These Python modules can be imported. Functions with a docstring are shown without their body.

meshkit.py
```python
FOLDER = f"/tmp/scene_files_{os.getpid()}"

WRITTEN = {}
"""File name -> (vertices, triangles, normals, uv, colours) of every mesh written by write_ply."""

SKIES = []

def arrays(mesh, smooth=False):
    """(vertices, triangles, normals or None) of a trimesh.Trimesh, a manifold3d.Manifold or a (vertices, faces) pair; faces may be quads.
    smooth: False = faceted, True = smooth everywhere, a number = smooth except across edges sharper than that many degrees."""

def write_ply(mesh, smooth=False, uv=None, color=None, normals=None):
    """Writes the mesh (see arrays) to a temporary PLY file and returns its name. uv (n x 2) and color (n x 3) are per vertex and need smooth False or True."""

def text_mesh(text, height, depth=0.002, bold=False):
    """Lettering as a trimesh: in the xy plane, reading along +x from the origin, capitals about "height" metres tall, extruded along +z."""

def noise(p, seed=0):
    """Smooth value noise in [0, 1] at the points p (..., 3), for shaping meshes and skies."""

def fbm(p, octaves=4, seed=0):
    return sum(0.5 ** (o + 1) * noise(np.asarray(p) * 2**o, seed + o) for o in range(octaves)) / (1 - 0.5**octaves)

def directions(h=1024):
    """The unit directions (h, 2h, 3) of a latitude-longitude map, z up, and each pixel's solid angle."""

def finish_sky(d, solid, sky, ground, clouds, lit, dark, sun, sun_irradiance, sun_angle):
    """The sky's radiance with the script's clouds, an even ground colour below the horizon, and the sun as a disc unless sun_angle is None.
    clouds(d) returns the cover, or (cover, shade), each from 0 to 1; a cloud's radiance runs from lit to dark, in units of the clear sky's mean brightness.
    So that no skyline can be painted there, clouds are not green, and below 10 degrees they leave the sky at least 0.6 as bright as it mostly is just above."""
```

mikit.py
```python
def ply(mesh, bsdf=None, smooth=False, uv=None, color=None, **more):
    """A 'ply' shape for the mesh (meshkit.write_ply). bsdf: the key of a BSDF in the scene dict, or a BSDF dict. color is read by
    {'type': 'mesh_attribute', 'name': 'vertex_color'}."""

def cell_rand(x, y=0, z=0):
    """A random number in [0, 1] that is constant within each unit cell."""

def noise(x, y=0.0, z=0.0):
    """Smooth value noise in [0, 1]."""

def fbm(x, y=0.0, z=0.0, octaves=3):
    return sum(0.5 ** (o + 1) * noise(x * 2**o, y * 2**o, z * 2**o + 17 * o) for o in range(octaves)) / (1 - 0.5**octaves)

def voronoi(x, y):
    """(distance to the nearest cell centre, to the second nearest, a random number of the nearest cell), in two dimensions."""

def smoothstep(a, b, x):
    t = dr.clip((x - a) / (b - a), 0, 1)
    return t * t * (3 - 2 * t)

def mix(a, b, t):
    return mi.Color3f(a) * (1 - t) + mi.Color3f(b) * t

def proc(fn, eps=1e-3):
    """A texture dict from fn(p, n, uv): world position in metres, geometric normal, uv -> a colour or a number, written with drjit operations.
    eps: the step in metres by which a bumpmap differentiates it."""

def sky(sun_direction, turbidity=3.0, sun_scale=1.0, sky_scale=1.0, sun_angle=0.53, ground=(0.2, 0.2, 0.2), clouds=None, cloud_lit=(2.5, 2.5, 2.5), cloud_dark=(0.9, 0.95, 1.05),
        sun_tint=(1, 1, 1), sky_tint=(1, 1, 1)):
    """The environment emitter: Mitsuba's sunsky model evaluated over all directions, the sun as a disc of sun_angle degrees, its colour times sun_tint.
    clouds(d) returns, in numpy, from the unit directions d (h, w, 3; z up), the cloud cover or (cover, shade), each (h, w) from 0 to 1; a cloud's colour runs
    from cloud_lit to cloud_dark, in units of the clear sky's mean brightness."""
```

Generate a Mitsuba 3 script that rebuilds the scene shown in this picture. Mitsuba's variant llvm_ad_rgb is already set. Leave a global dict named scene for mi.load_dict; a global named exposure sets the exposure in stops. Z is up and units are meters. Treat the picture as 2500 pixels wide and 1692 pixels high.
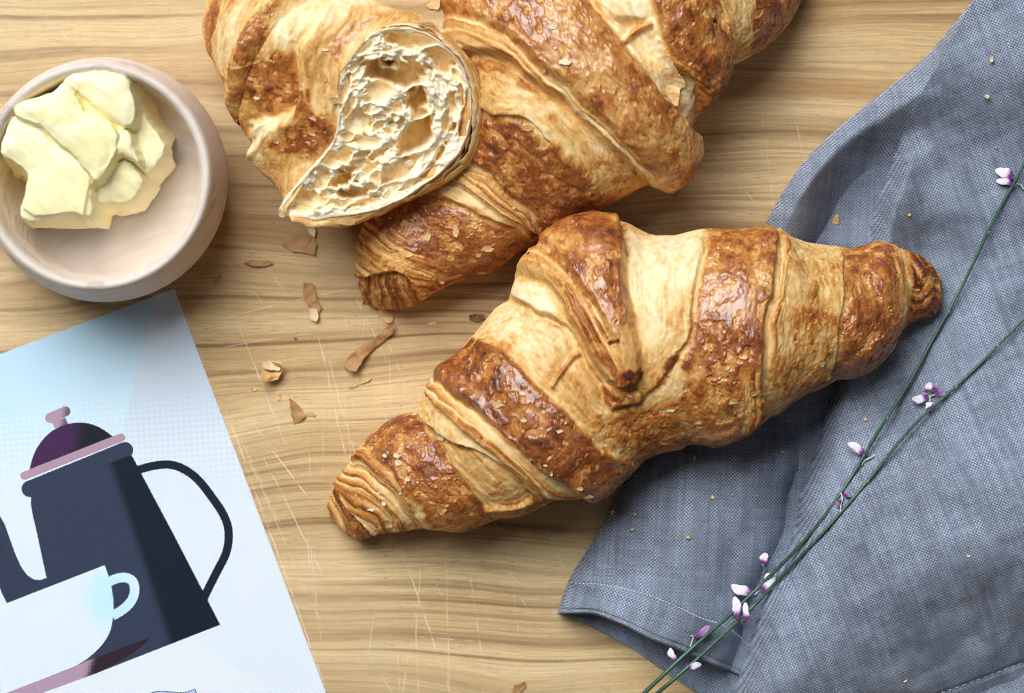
import math, random
import numpy as np
import trimesh
import drjit as dr
import mitsuba as mi
import mikit, meshkit
from mikit import proc, smoothstep, mix, noise, fbm, cell_rand
from scipy.interpolate import CubicSpline, PchipInterpolator
from scipy.ndimage import gaussian_filter1d
from scipy.spatial import cKDTree
from shapely.geometry import Polygon, LineString, Point
from shapely.ops import unary_union

random.seed(7)
T = mi.ScalarTransform4f
scene, labels = {}, {}

# ---------------------------------------------------------------- camera, light, exposure
CAM_H = 0.80                       # camera height over the board, metres
scene['camera'] = {'type': 'thinlens', 'fov_axis': 'x', 'fov': 2 * math.degrees(math.atan(0.125 / CAM_H)),
                   'near_clip': 0.02, 'far_clip': 20.0, 'aperture_radius': 0.0030, 'focus_distance': CAM_H - 0.026,
                   'to_world': T().look_at(origin=[0, 0, CAM_H], target=[0, 0, 0], up=[0, 1, 0])}
exposure = 0.0


def lamp(name, at, to, w, h, rgb):
    scene[name] = {'type': 'rectangle', 'to_world': T().look_at(origin=at, target=to, up=[0, 0, 1]) @ T().scale([w / 2, h / 2, 1]),
                   'bsdf': {'type': 'diffuse', 'reflectance': {'type': 'rgb', 'value': [0.8, 0.8, 0.8]}},
                   'emitter': {'type': 'area', 'radiance': {'type': 'rgb', 'value': rgb}}}


# daylight from a large window beyond the top of the picture, and a dim overhead panel added as unseen fill
lamp('window_light', [-0.50, 0.88, 1.50], [0, 0, 0], 1.20, 1.10, [11.3, 11.5, 11.6])
labels['window_light'] = {'label': 'large soft window of cool daylight behind the board', 'category': 'window'}
lamp('overhead_fill', [0.2, -0.1, 2.3], [0.0, 0, 0], 2.6, 2.6, [0.13, 0.135, 0.145])
labels['overhead_fill'] = {'label': 'wide dim fill panel added above the board, out of view', 'category': 'fill light'}


# ---------------------------------------------------------------- helpers
def PM(p, z=0.0):
    """plan position in mm of a point measured on the photograph (its pixels are 0.1 mm on the board) lying z mm above the board"""
    p = np.asarray(p, float)
    s = 1 - z / (CAM_H * 1000)
    return np.stack([(p[..., 0] - 1250) * 0.1 * s, (846 - p[..., 1]) * 0.1 * s], -1)


def PX(p, z=0.0):
    p = np.asarray(p, float)
    s = 1 - z / (CAM_H * 1000)
    return np.stack([p[..., 0] / s * 10 + 1250, 846 - p[..., 1] / s * 10], -1)


def sst(a, b, x):
    t = np.clip((x - a) / (b - a), 0, 1)
    return t * t * (3 - 2 * t)


def lerp(a, b, t):
    return a * (1 - t) + b * t


def n2(x, y, seed=0, z=0.0):
    return meshkit.noise(np.stack(np.broadcast_arrays(x, y, z), -1), seed)


def f2(x, y, oct=3, seed=0, z=0.0):
    return meshkit.fbm(np.stack(np.broadcast_arrays(x, y, z), -1), oct, seed)


def seg_dist(P, line):
    """distance, sign (+ on the left of travel) and arclength to an open polyline"""
    best = np.full(len(P), 1e9); sgn = np.ones(len(P)); arc = np.zeros(len(P)); acc = 0.0
    m = len(line) - 1
    for i in range(m):
        a, b = line[i], line[i + 1]
        d = b - a; L = np.hypot(*d)
        t = ((P - a) @ d) / (L * L)
        tc = np.clip(t, -1e9 if i == 0 else 0, 1e9 if i == m - 1 else 1)
        q = a + tc[:, None] * d
        dd = np.hypot(P[:, 0] - q[:, 0], P[:, 1] - q[:, 1])
        cr = d[0] * (P[:, 1] - a[1]) - d[1] * (P[:, 0] - a[0])
        on = dd < best
        best = np.where(on, dd, best); sgn = np.where(on, np.sign(cr), sgn); arc = np.where(on, acc + tc * L, arc)
        acc += L
    return best, sgn, arc


def poly_sdf(P, poly):
    """signed distance to a closed polygon, positive inside"""
    best = np.full(len(P), 1e9); inside = np.zeros(len(P), bool)
    n = len(poly)
    for i in range(n):
        a, b = poly[i], poly[(i + 1) % n]
        d = b - a
        t = np.clip(((P - a) @ d) / max(d @ d, 1e-9), 0, 1)
        q = a + t[:, None] * d
        best = np.minimum(best, np.hypot(P[:, 0] - q[:, 0], P[:, 1] - q[:, 1]))
        c = ((a[1] > P[:, 1]) != (b[1] > P[:, 1])) & (P[:, 0] < d[0] * (P[:, 1] - a[1]) / (d[1] if d[1] else 1e-9) + a[0])
        inside ^= c
    return np.where(inside, best, -best)


def spline(pts, n, closed=False):
    pts = np.asarray(pts, float)
    if closed:
        pts = np.vstack([pts, pts[:1]])
    t = np.r_[0, np.cumsum(np.hypot(*np.diff(pts[:, :2], axis=0).T))]
    cs = CubicSpline(t, pts, bc_type='periodic' if closed else 'natural')
    k = np.linspace(0, t[-1], 8 * n)
    d = cs(k); L = np.r_[0, np.cumsum(np.linalg.norm(np.diff(d, axis=0), axis=1))]
    out = cs(np.interp(np.linspace(0, L[-1], n), L, k))
    return out[:-1] if closed else out


def grid_faces(nu, nv, wrap=False):
    i = np.arange(nu * nv).reshape(nu, nv)
    if wrap:
        i = np.hstack([i, i[:, :1]])
    a, b, c, d = i[:-1, :-1], i[1:, :-1], i[1:, 1:], i[:-1, 1:]
    return np.stack([a, b, c, d], -1).reshape(-1, 4)


def put(key, v_mm, f, bsdf, smooth=True, uv=None, **kw):
    """one scene entry from vertices in mm"""
    k, n = key, 0
    while k in scene:
        n += 1; k = f'{key}_{n:03d}'
    scene[k] = mikit.ply((np.asarray(v_mm) * 0.001, f), bsdf, smooth=smooth, uv=uv, **kw)
    return k


def key_for(name):
    k, n = name, 0
    while k in labels or k in scene:
        n += 1; k = f'{name}_{n:03d}'
    return k


def tri(f):
    f = np.asarray(f)
    return np.vstack([f[:, [0, 1, 2]], f[:, [0, 2, 3]]]) if f.shape[1] == 4 else f


def compact(v, f, uv=None):
    f = np.asarray(f); u, inv = np.unique(f, return_inverse=True)
    return v[u], inv.reshape(f.shape), None if uv is None else uv[u]


def ramp(x, stops):
    c = mi.Color3f(*stops[0][1])
    for (a, ca), (b, cb) in zip(stops[:-1], stops[1:]):
        c = mix(c, mi.Color3f(*cb), dr.clip((x - a) / (b - a), 0, 1))
    return c


def srgb(*c):
    c = np.array(c) / 255.0
    return np.where(c <= 0.04045, c / 12.92, ((c + 0.055) / 1.055) ** 2.4).tolist()


def principled(name, color, rough, spec=0.5, clear=0.0, clear_gloss=0.8, bump=None, bump_scale=1.0, sheen=0.0):
    b = {'type': 'principled', 'base_color': color if isinstance(color, dict) else {'type': 'rgb', 'value': color}, 'roughness': rough, 'specular': spec}
    if clear is not None and not (isinstance(clear, float) and clear == 0.0):
        b['clearcoat'] = clear; b['clearcoat_gloss'] = clear_gloss
    if sheen:
        b['sheen'] = sheen
    if bump is not None:
        b = {'type': 'bumpmap', 'arbitrary': bump, 'scale': bump_scale, 'bsdf': b}
    scene[name] = {'type': 'twosided', 'bsdf': b}


# ---------------------------------------------------------------- materials
CRUST = [(0.0, (0.88, 0.77, 0.51)), (0.18, (0.83, 0.63, 0.33)), (0.36, (0.70, 0.415, 0.14)), (0.54, (0.50, 0.20, 0.045)),
         (0.72, (0.29, 0.080, 0.017)), (0.88, (0.135, 0.036, 0.010)), (1.0, (0.04, 0.02, 0.012))]


def crust_color(p, n, uv):
    q = p * 1000.0
    t = uv.x + 0.20 * (fbm(q.x * 1.7 + 9, q.y * 1.7, q.z * 1.7, 4) - 0.5)
    speck = smoothstep(0.70, 0.80, noise(q.x * 2.6, q.y * 2.6, q.z * 2.6 + 31)) * 0.10
    return ramp(t + speck * smoothstep(0.3, 0.6, uv.x), CRUST)


def crust_gloss(p, n, uv):
    q = p * 1000.0
    return dr.clip(uv.y + 0.5 * (fbm(q.x * 0.9, q.y * 0.9, q.z * 0.9, 2) - 0.5), 0.0, 1.0)


# matt baked dough, and the same dough under a satin egg glaze
_crust = {'type': 'principled', 'base_color': proc(crust_color), 'roughness': 0.75, 'specular': 0.14}
_glaze = {'type': 'principled', 'base_color': proc(crust_color), 'roughness': 0.36, 'specular': 0.95}
scene['crust'] = {'type': 'twosided', 'bsdf': {'type': 'blendbsdf', 'weight': proc(crust_gloss), 'bsdf_0': _crust, 'bsdf_1': _glaze}}


def crumb_color(p, n, uv):
    q = p * 1000.0
    k = fbm(q.x * 0.35, q.y * 0.35, q.z * 0.35, 3)
    wall = mix(mi.Color3f(0.91, 0.825, 0.635), mi.Color3f(0.91, 0.80, 0.57), smoothstep(0.35, 0.7, k))
    film = mix(mi.Color3f(0.92, 0.795, 0.555), mi.Color3f(0.92, 0.76, 0.475), smoothstep(0.3, 0.7, k))       # buttery, stretched dough films
    c = mix(wall, film, uv.y)
    return mix(c, mi.Color3f(0.66, 0.42, 0.17), uv.x)


principled('crumb', proc(crumb_color), 0.85, 0.08)


def wood_color(p, n, uv):
    x, y = p.x * 1000.0, p.y * 1000.0
    w = 5.0 * (fbm(x * 0.011, y * 0.03 + 4, 0.0, 3) - 0.5) * 2
    swirl = smoothstep(20, -35, x) * smoothstep(35, -5, y)
    w = w + swirl * 9.0 * (noise(x * 0.022 + 3, y * 0.035 + 8) - 0.5)
    yy = y + w
    big = fbm(yy * 0.10, x * 0.004, 2.0, 3)
    band = smoothstep(0.42, 0.72, big)
    line = noise(yy * 0.62, x * 0.008, 5.0)
    late = smoothstep(0.58, 0.86, line)
    lines2 = noise(yy * 1.9, x * 0.02, 11.0)
    fib = noise(yy * 5.5, x * 0.16, 3.0)
    fib2 = noise(yy * 13.0, x * 0.5, 6.0)
    c = mix(mi.Color3f(0.61, 0.425, 0.21), mi.Color3f(0.46, 0.275, 0.115), band)
    c = mix(c, mi.Color3f(0.77, 0.575, 0.31), 0.8 * smoothstep(0.55, 0.8, noise(yy * 0.16, x * 0.006, 21.0)))
    c = mix(c, mi.Color3f(0.24, 0.12, 0.045), 0.92 * late * (0.35 + 0.65 * lines2))
    c = mix(c, mi.Color3f(0.33, 0.19, 0.08), 0.42 * smoothstep(0.55, 0.95, lines2))
    c = c * (0.72 + 0.24 * fib + 0.14 * fib2)
    pore = smoothstep(0.80, 0.93, noise(yy * 6.0, x * 0.55, 41.0))
    c = mix(c, mi.Color3f(0.26, 0.15, 0.07), 0.35 * pore)
    worn = smoothstep(0.42, 0.66, fbm(x * 0.016 + 1.2, y * 0.024 + 5.0, 3.0, 3)) * (0.5 + 0.5 * noise(x * 0.35, yy * 2.2, 9.0))
    c = mix(c, mi.Color3f(0.74, 0.585, 0.36), 0.32 * worn)
    # fine knife cuts: pale lines worn into the wood
    s = mi.Float(0.0)
    for (ax, ay, bx, by, k) in CUTS:
        dx, dy = bx - ax, by - ay
        L = math.hypot(dx, dy)
        t = ((x - ax) * dx + (y - ay) * dy) / (L * L)
        d = dr.abs(((x - ax) * dy - (y - ay) * dx) / L + 0.5 * (noise(t * L * 0.09, ax * 3.0, 2.0) - 0.5) + 0.10 * (noise(t * L * 0.8, ax * 3.0, 5.0) - 0.5))
        brk = 0.15 + 0.85 * smoothstep(0.25, 0.7, noise(t * L * 0.45, ax, 1.0))
        s = dr.maximum(s, k * brk * smoothstep(0.23, 0.06, d) * smoothstep(0.0, 0.08, t) * smoothstep(1.0, 0.92, t))
    return mix(c, mi.Color3f(0.80, 0.70, 0.53), 0.85 * s)


def cut(px0, px1, k):
    a, b = PM(px0), PM(px1)
    return (float(a[0]), float(a[1]), float(b[0]), float(b[1]), k)


CUTS = [cut(a, b, k) for a, b, k in [
    ((545, 985), (800, 1690), 0.85), ((590, 1000), (780, 1250), 0.8), ((560, 1010), (790, 1540), 0.45), ((640, 1110), (800, 1430), 0.7), ((520, 960), (690, 1290), 0.5),
    ((575, 775), (700, 1090), 0.7), ((770, 790), (850, 1130), 0.7), ((800, 870), (880, 1160), 0.45), ((930, 790), (1010, 1000), 0.5), ((890, 770), (860, 1000), 0.5),
    ((540, 850), (780, 810), 0.45), ((540, 780), (860, 700), 0.5), ((560, 640), (640, 740), 0.4), ((600, 720), (650, 640), 0.35), ((650, 650), (700, 720), 0.4),
    ((970, 1320), (1100, 1692), 0.75), ((1030, 1310), (1015, 1560), 0.5), ((1085, 1300), (1100, 1692), 0.6), ((1130, 1310), (1190, 1692), 0.6), ((1180, 1320), (1290, 1490), 0.45),
    ((920, 1440), (1330, 1465), 0.4), ((1010, 1480), (1020, 1692), 0.6), ((910, 1500), (900, 1600), 0.5), ((1190, 1350), (1290, 1440), 0.4), ((1290, 1180), (1390, 1420), 0.45),
    ((1700, 320), (1850, 500), 0.55), ((1860, 260), (1895, 560), 0.45), ((1945, 300), (1960, 380), 0.45), ((1540, 500), (1640, 600), 0.4), ((1870, 190), (1800, 170), 0.3),
    ((140, 70), (190, 120), 0.5), ((640, 900), (560, 905), 0.35), ((840, 960), (870, 1250), 0.35), ((740, 980), (760, 1180), 0.35), ((950, 860), (955, 1010), 0.35),
    ((560, 640), (555, 760), 0.3), ((1240, 1330), (1265, 1560), 0.3), ((880, 1350), (1000, 1350), 0.25)]]


_r = random.Random(3)
for _ in range(26):                                              # more short cuts where bread has been sliced
    _x, _y, _l, _t = _r.uniform(560, 1300), _r.uniform(600, 1650), _r.uniform(60, 260), _r.choice([1.15, 1.35, 1.5, 1.75, 0.15, -0.12]) + _r.uniform(-0.15, 0.15)
    CUTS.append(cut((_x, _y), (_x + _l * math.cos(_t), _y + _l * math.sin(_t)), _r.uniform(0.25, 0.6)))


def wood_rough(p, n, uv):
    return 0.50 + 0.16 * noise(p.x * 200, p.y * 900, 0.0)


def wood_bump(p, n, uv):
    x, y = p.x * 1000.0, p.y * 1000.0
    return 0.00003 * noise(y * 4.0, x * 0.12, 3.0) + 0.00003 * noise(y * 10.0, x * 0.4, 6.0)


principled('board_wood', proc(wood_color), proc(wood_rough), 0.16, bump=proc(wood_bump, eps=6e-5))

# ---------------------------------------------------------------- the board
board = trimesh.creation.box((0.90, 0.70, 0.024))
board = board.subdivide().subdivide()
board.apply_translation((0, 0, -0.012))
scene['cutting_board'] = mikit.ply(board, 'board_wood')
labels['cutting_board'] = {'label': 'honey coloured wooden board with knife cuts under all the food', 'kind': 'structure'}

# ---------------------------------------------------------------- printed card
CARD_Z = 0.45
CARD = np.array([(425, 705), (840, 1809), (-336, 2251), (-751, 1147)], float)


def printed(v_mm):
    return PX(np.asarray(v_mm)[:, :2], CARD_Z) / 1000.0


def card_color(p, n, uv):
    x, y = uv.x * 1000.0, uv.y * 1000.0
    right = smoothstep(-3, 3, (x - 381) + (y - 722) * 0.249)          # the printed beam of light
    t0 = smoothstep(720, 1130, y + 0.25 * (x - 200))
    blue = mix(mi.Color3f(0.46, 0.68, 0.82), mi.Color3f(0.61, 0.80, 0.91), t0)
    blue = mix(blue, mi.Color3f(0.60, 0.71, 0.82), right)
    white = mi.Color3f(0.72, 0.795, 0.86)
    a = math.radians(-4)
    gx, gy = (x * math.cos(a) + y * math.sin(a)) / 14.2, (-x * math.sin(a) + y * math.cos(a)) / 14.2
    screen = 0.5 + 0.25 * (dr.cos(2 * math.pi * gx) + dr.cos(2 * math.pi * gy))
    tone = (y - 935 + 0.12 * (x - 250)) / 260.0 + dr.abs(x - 240) * -0.0004
    dots = smoothstep(-0.10, 0.10, tone - 1.0 + screen) * (1 - right) + right * smoothstep(-0.3, 0.3, tone - 1.0 + screen) * 0.8
    c = mix(blue, white, dr.maximum(dots, smoothstep(0.9, 1.2, tone)))
    low = smoothstep(-4, 4, (y - 1545) - (x - 454) * 0.705) * smoothstep(1480, 1560, y + x * 0.2)
    return mix(c, mi.Color3f(0.755, 0.82, 0.875), low * 0.7)


principled('card_paper', proc(card_color), 0.5, 0.12)
cp = PM(CARD, CARD_Z)
m = trimesh.creation.extrude_polygon(Polygon(cp).buffer(0), CARD_Z, engine='earcut')
key = 'printed_card'
scene['printed_card__sheet'] = mikit.ply((m.vertices * 0.001, m.faces), 'card_paper', uv=printed(m.vertices))
labels['printed_card'] = {'label': 'pale blue card printed with a dark coffee pot and a white cup', 'category': 'card'}
_layer = [0]


def ink(part, shape, bsdf, label):
    _layer[0] += 1
    g = [s for s in getattr(shape, 'geoms', [shape]) if s.area > 0.01]
    m = trimesh.util.concatenate([trimesh.creation.extrude_polygon(s, 0.02, engine='earcut') for s in g])
    v = m.vertices + np.array([0, 0, CARD_Z + 0.018 * _layer[0]])
    k = put('printed_card__' + part, v, m.faces, bsdf, smooth=False, uv=printed(v))
    labels[k] = {'label': label}


def zA(x, y):
    return (x / 4.007, 920 + y / 4.007)


def zB(x, y):
    return (x / 4.007, 1300 + y / 4.007)


def poly(pts):
    return Polygon(PM(np.array(pts), CARD_Z)).buffer(0)


def stroke(pts, w, n=60, cap='round'):
    p = spline(pts, n) if len(pts) > 2 else np.array(pts)
    return LineString(PM(p, CARD_Z)).buffer(w * 0.1, cap_style=cap)


def grain(x, y):
    return 0.88 + 0.24 * fbm(x * 0.25, y * 0.25, 0.0, 2)


def pot_color(p, n, uv):
    x, y = uv.x * 1000.0, uv.y * 1000.0
    edge = 258.0 + (y - 1138) * 0.345 + 0.00010 * (y - 1138) * (y - 1138) * -0.3     # where the dark side begins
    scr = 0.25 * (dr.cos(2 * math.pi * x / 4.6) + dr.cos(2 * math.pi * y / 4.6))
    dark = smoothstep(-0.25, 0.25, (x - edge - 14) / 26.0 + scr)
    c = mix(mi.Color3f(0.032, 0.044, 0.080), mi.Color3f(0.006, 0.012, 0.023), dark * smoothstep(1133, 1136, y + 0.38 * (x - 258)))
    return c * grain(x, y)


def lid_color(p, n, uv):
    x, y = uv.x * 1000.0, uv.y * 1000.0
    scr = 0.25 * (dr.cos(2 * math.pi * x / 3.2) + dr.cos(2 * math.pi * y / 3.2))
    dark = smoothstep(-0.4, 0.4, (x + 0.25 * (y - 1080) - 185) / 40.0 + scr)
    return mix(mi.Color3f(0.055, 0.020, 0.075), mi.Color3f(0.011, 0.013, 0.022), dark) * grain(x, y)


def knob_color(p, n, uv):
    x, y = uv.x * 1000.0, uv.y * 1000.0
    return mix(mi.Color3f(0.42, 0.28, 0.36), mi.Color3f(0.10, 0.085, 0.12), smoothstep(146, 172, x + 0.2 * (y - 1000)))


def cup_color(p, n, uv):
    x, y = uv.x * 1000.0, uv.y * 1000.0
    r = dr.sqrt(dr.square((x - 275) / 90.0) + dr.square((y - 1460) / 105.0))
    return mix(mi.Color3f(0.55, 0.80, 0.92), mi.Color3f(0.71, 0.81, 0.89), smoothstep(0.35, 1.0, r))


def saucer_color(p, n, uv):
    x, y = uv.x * 1000.0, uv.y * 1000.0
    scr = 0.25 * (dr.cos(2 * math.pi * x / 3.6) + dr.cos(2 * math.pi * y / 3.6))
    d = smoothstep(-0.3, 0.3, (x + 0.3 * (y - 1620) - 221) / 22.0 + scr)
    return mix(mi.Color3f(0.42, 0.29, 0.39), mi.Color3f(0.028, 0.016, 0.026), d)


principled('ink_pot', proc(pot_color), 0.45, 0.12)
principled('ink_lid', proc(lid_color), 0.45, 0.12)
principled('ink_knob', proc(knob_color), 0.5, 0.12)
principled('ink_cup', proc(cup_color), 0.5, 0.12)
principled('ink_saucer', proc(saucer_color), 0.5, 0.12)
principled('ink_pink', [0.42, 0.285, 0.365], 0.5, 0.12)
principled('ink_dark', [0.0075, 0.0155, 0.028], 0.45, 0.12)
principled('ink_navy', [0.015, 0.02, 0.04], 0.45, 0.12)
principled('ink_lavender', [0.45, 0.52, 0.70], 0.5, 0.12)

hd = [zA(1300, 930), zA(1440, 885), zA(1560, 862), zA(1680, 862), zA(1800, 905), zA(1930, 1000), zA(2060, 1160), zA(2170, 1320), zA(2230, 1470), zB(2237, 60), zB(2215, 190), zB(2140, 350), zB(1990, 650)]
body = poly([zA(305, 1170), zA(260, 1090), zA(1290, 770), zA(1345, 870), zA(1395, 970), zB(1700, 20), zB(2155, 903), zB(960, 1370), zB(600, 1250), zB(300, 900), zB(68, 692),
             zB(20, 600), zB(0, 540), (-20, 1420), (-20, 1230), zA(0, 1360), zA(50, 1450), zB(75, 0), zB(150, 210), zB(210, 340), zB(270, 420), zB(330, 458), zB(390, 466), zB(455, 445), zB(360, 0), zA(320, 1350), zA(302, 1250)])
ink('pot_handle', stroke(hd, 10.3), 'ink_dark', 'dark curved handle of the printed coffee pot')
ink('pot_body', unary_union([body, stroke([zA(292, 1096), zA(1222, 718)], 20.2)]), 'ink_pot', 'navy coffee pot body with a darker right side')
lid = [zA(290, 905)] + [zA(*q) for q in ((310, 820), (360, 700), (440, 590), (550, 505), (680, 457), (800, 447), (910, 468), (1010, 515), (1105, 585))]
ink('pot_lid', poly(list(spline(lid, 50)) + [zA(1000, 660), zA(380, 900)]), 'ink_lid', 'dark purple domed lid of the printed pot')
ink('pot_ring', stroke([zA(240, 968), zA(1185, 594)], 10.0), 'ink_pink', 'dusty pink ring under the printed lid')
ink('pot_knob', unary_union([stroke([zA(492, 402), zA(640, 338)], 12.2), poly([zA(505, 440), zA(640, 400), zA(665, 462), zA(600, 480), zA(538, 505)])]), 'ink_knob', 'dusty pink knob on the printed lid')
saucer = poly([zB(0, 1590), zB(780, 1290), zB(860, 1250), zB(1020, 1195), zB(1250, 1105), zB(1465, 1028), zB(1420, 1090), zB(1320, 1165), zB(1160, 1270), zB(960, 1372), zB(400, 1575), zB(200, 1650), zB(-200, 1700)])
ink('saucer', saucer, 'ink_saucer', 'dusty pink printed saucer with a dark shaded end')
cup = list(spline([zB(1100, 865), zB(1085, 940), zB(1040, 1040), zB(960, 1140), zB(860, 1230), zB(760, 1295)], 30))
cup_r = [zB(1024, 320), zB(1068, 440), zB(1092, 540), zB(1108, 640), zB(1112, 760)]
ring = stroke([zB(1070, 480), zB(1130, 455), zB(1215, 440), zB(1290, 470), zB(1318, 560), zB(1290, 660), zB(1220, 740), zB(1100, 815)], 11.5, cap='flat')
ink('cup', unary_union([poly([(-60, 1545), (-60, 1520)] + [zB(68, 692)] + cup_r + cup + [zB(400, 1440), zB(0, 1592)]), ring]), 'ink_cup', 'white printed coffee cup with a pale blue side')
crest = [zB(1470, 1571), zB(1530, 1556), zB(1610, 1552), zB(1690, 1560), zB(1760, 1566), zB(1840, 1556), zB(1905, 1530), zB(1925, 1571)]
ink('crest', poly([tuple(q) for q in crest] + [zB(1960, 1640), zB(1440, 1640)]), 'ink_lavender', 'lavender top of a small printed crest')
ink('crest_outline', LineString(PM(np.vstack([spline(crest[:7], 40), [crest[7]], [zB(1960, 1640)]]), CARD_Z)).buffer(0.085), 'ink_navy', 'thin navy outline of the small printed crest')

# ---------------------------------------------------------------- bowl with butter
BC = np.array([-97.3, 39.8])        # centre of the bowl on the board, mm


def bowl_color(p, n, uv):
    x, y, z = p.x * 1000.0, p.y * 1000.0, p.z * 1000.0
    g = y * 0.86 - x * 0.35 + 0.6 * z
    l = x * 0.86 + y * 0.35
    k = fbm(g * 0.35 + 0.4 * noise(l * 0.05, g * 0.05), l * 0.03, z * 0.05, 3)
    fib = noise(g * 4.0, l * 0.15, z * 0.3)
    c = mix(mi.Color3f(0.71, 0.63, 0.565), mi.Color3f(0.665, 0.565, 0.485), smoothstep(0.35, 0.7, k))
    c = c * (0.96 + 0.07 * fib)
    mark = smoothstep(0.70, 0.78, noise(x * 0.10 + 3.7, y * 0.14 + 1.0, z * 0.2)) * smoothstep(0.3, 0.6, noise(g * 1.2, l * 0.3, 0.0))
    return mix(c, mi.Color3f(0.24, 0.15, 0.115), 0.30 * mark)


principled('bowl_wood', proc(bowl_color), 0.5, 0.35)
prof = np.array([(0, 0.3), (15, 0.3), (19, 1.2), (24.0, 6), (27.6, 13), (28.3, 18), (27.7, 24), (26.7, 30), (26.1, 33.3), (25.3, 34.7), (24.3, 34.6), (23.6, 33.2), (23.2, 29), (23.0, 22), (22.2, 15), (20, 10.5), (15, 8.4), (8, 7.8), (0, 7.7)])
pr = CubicSpline(np.arange(len(prof)), prof)(np.linspace(0, len(prof) - 1, 140)); pr[:, 0] = np.maximum(pr[:, 0], 0); pr[:, 1] = np.maximum(pr[:, 1], 0.1)
pr[:, 0] *= 1.035
th = np.linspace(0, 2 * math.pi, 180, endpoint=False)
wob = 1 + 0.004 * np.sin(2 * th + 1)
V = np.stack([BC[0] + pr[:, :1] * np.cos(th) * wob, BC[1] + pr[:, :1] * np.sin(th) * wob, np.repeat(pr[:, 1:], len(th), 1)], -1).reshape(-1, 3)
put('butter_bowl', V, grid_faces(140, 180, True), 'bowl_wood')
labels['butter_bowl'] = {'label': 'small round pale wooden bowl holding butter', 'category': 'bowl'}


def butter_color(p, n, uv):
    q = p * 1000.0
    k = fbm(q.x * 0.2, q.y * 0.2, q.z * 0.2, 3)
    return mix(mi.Color3f(0.93, 0.85, 0.46), mi.Color3f(0.92, 0.86, 0.55), smoothstep(0.3, 0.7, k))


principled('butter_fat', proc(butter_color), 0.42, 0.45)


def rz(pts):
    return np.array(pts, float) / 1.9667 * [0.957, 0.972] + [-7, 5]


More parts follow.
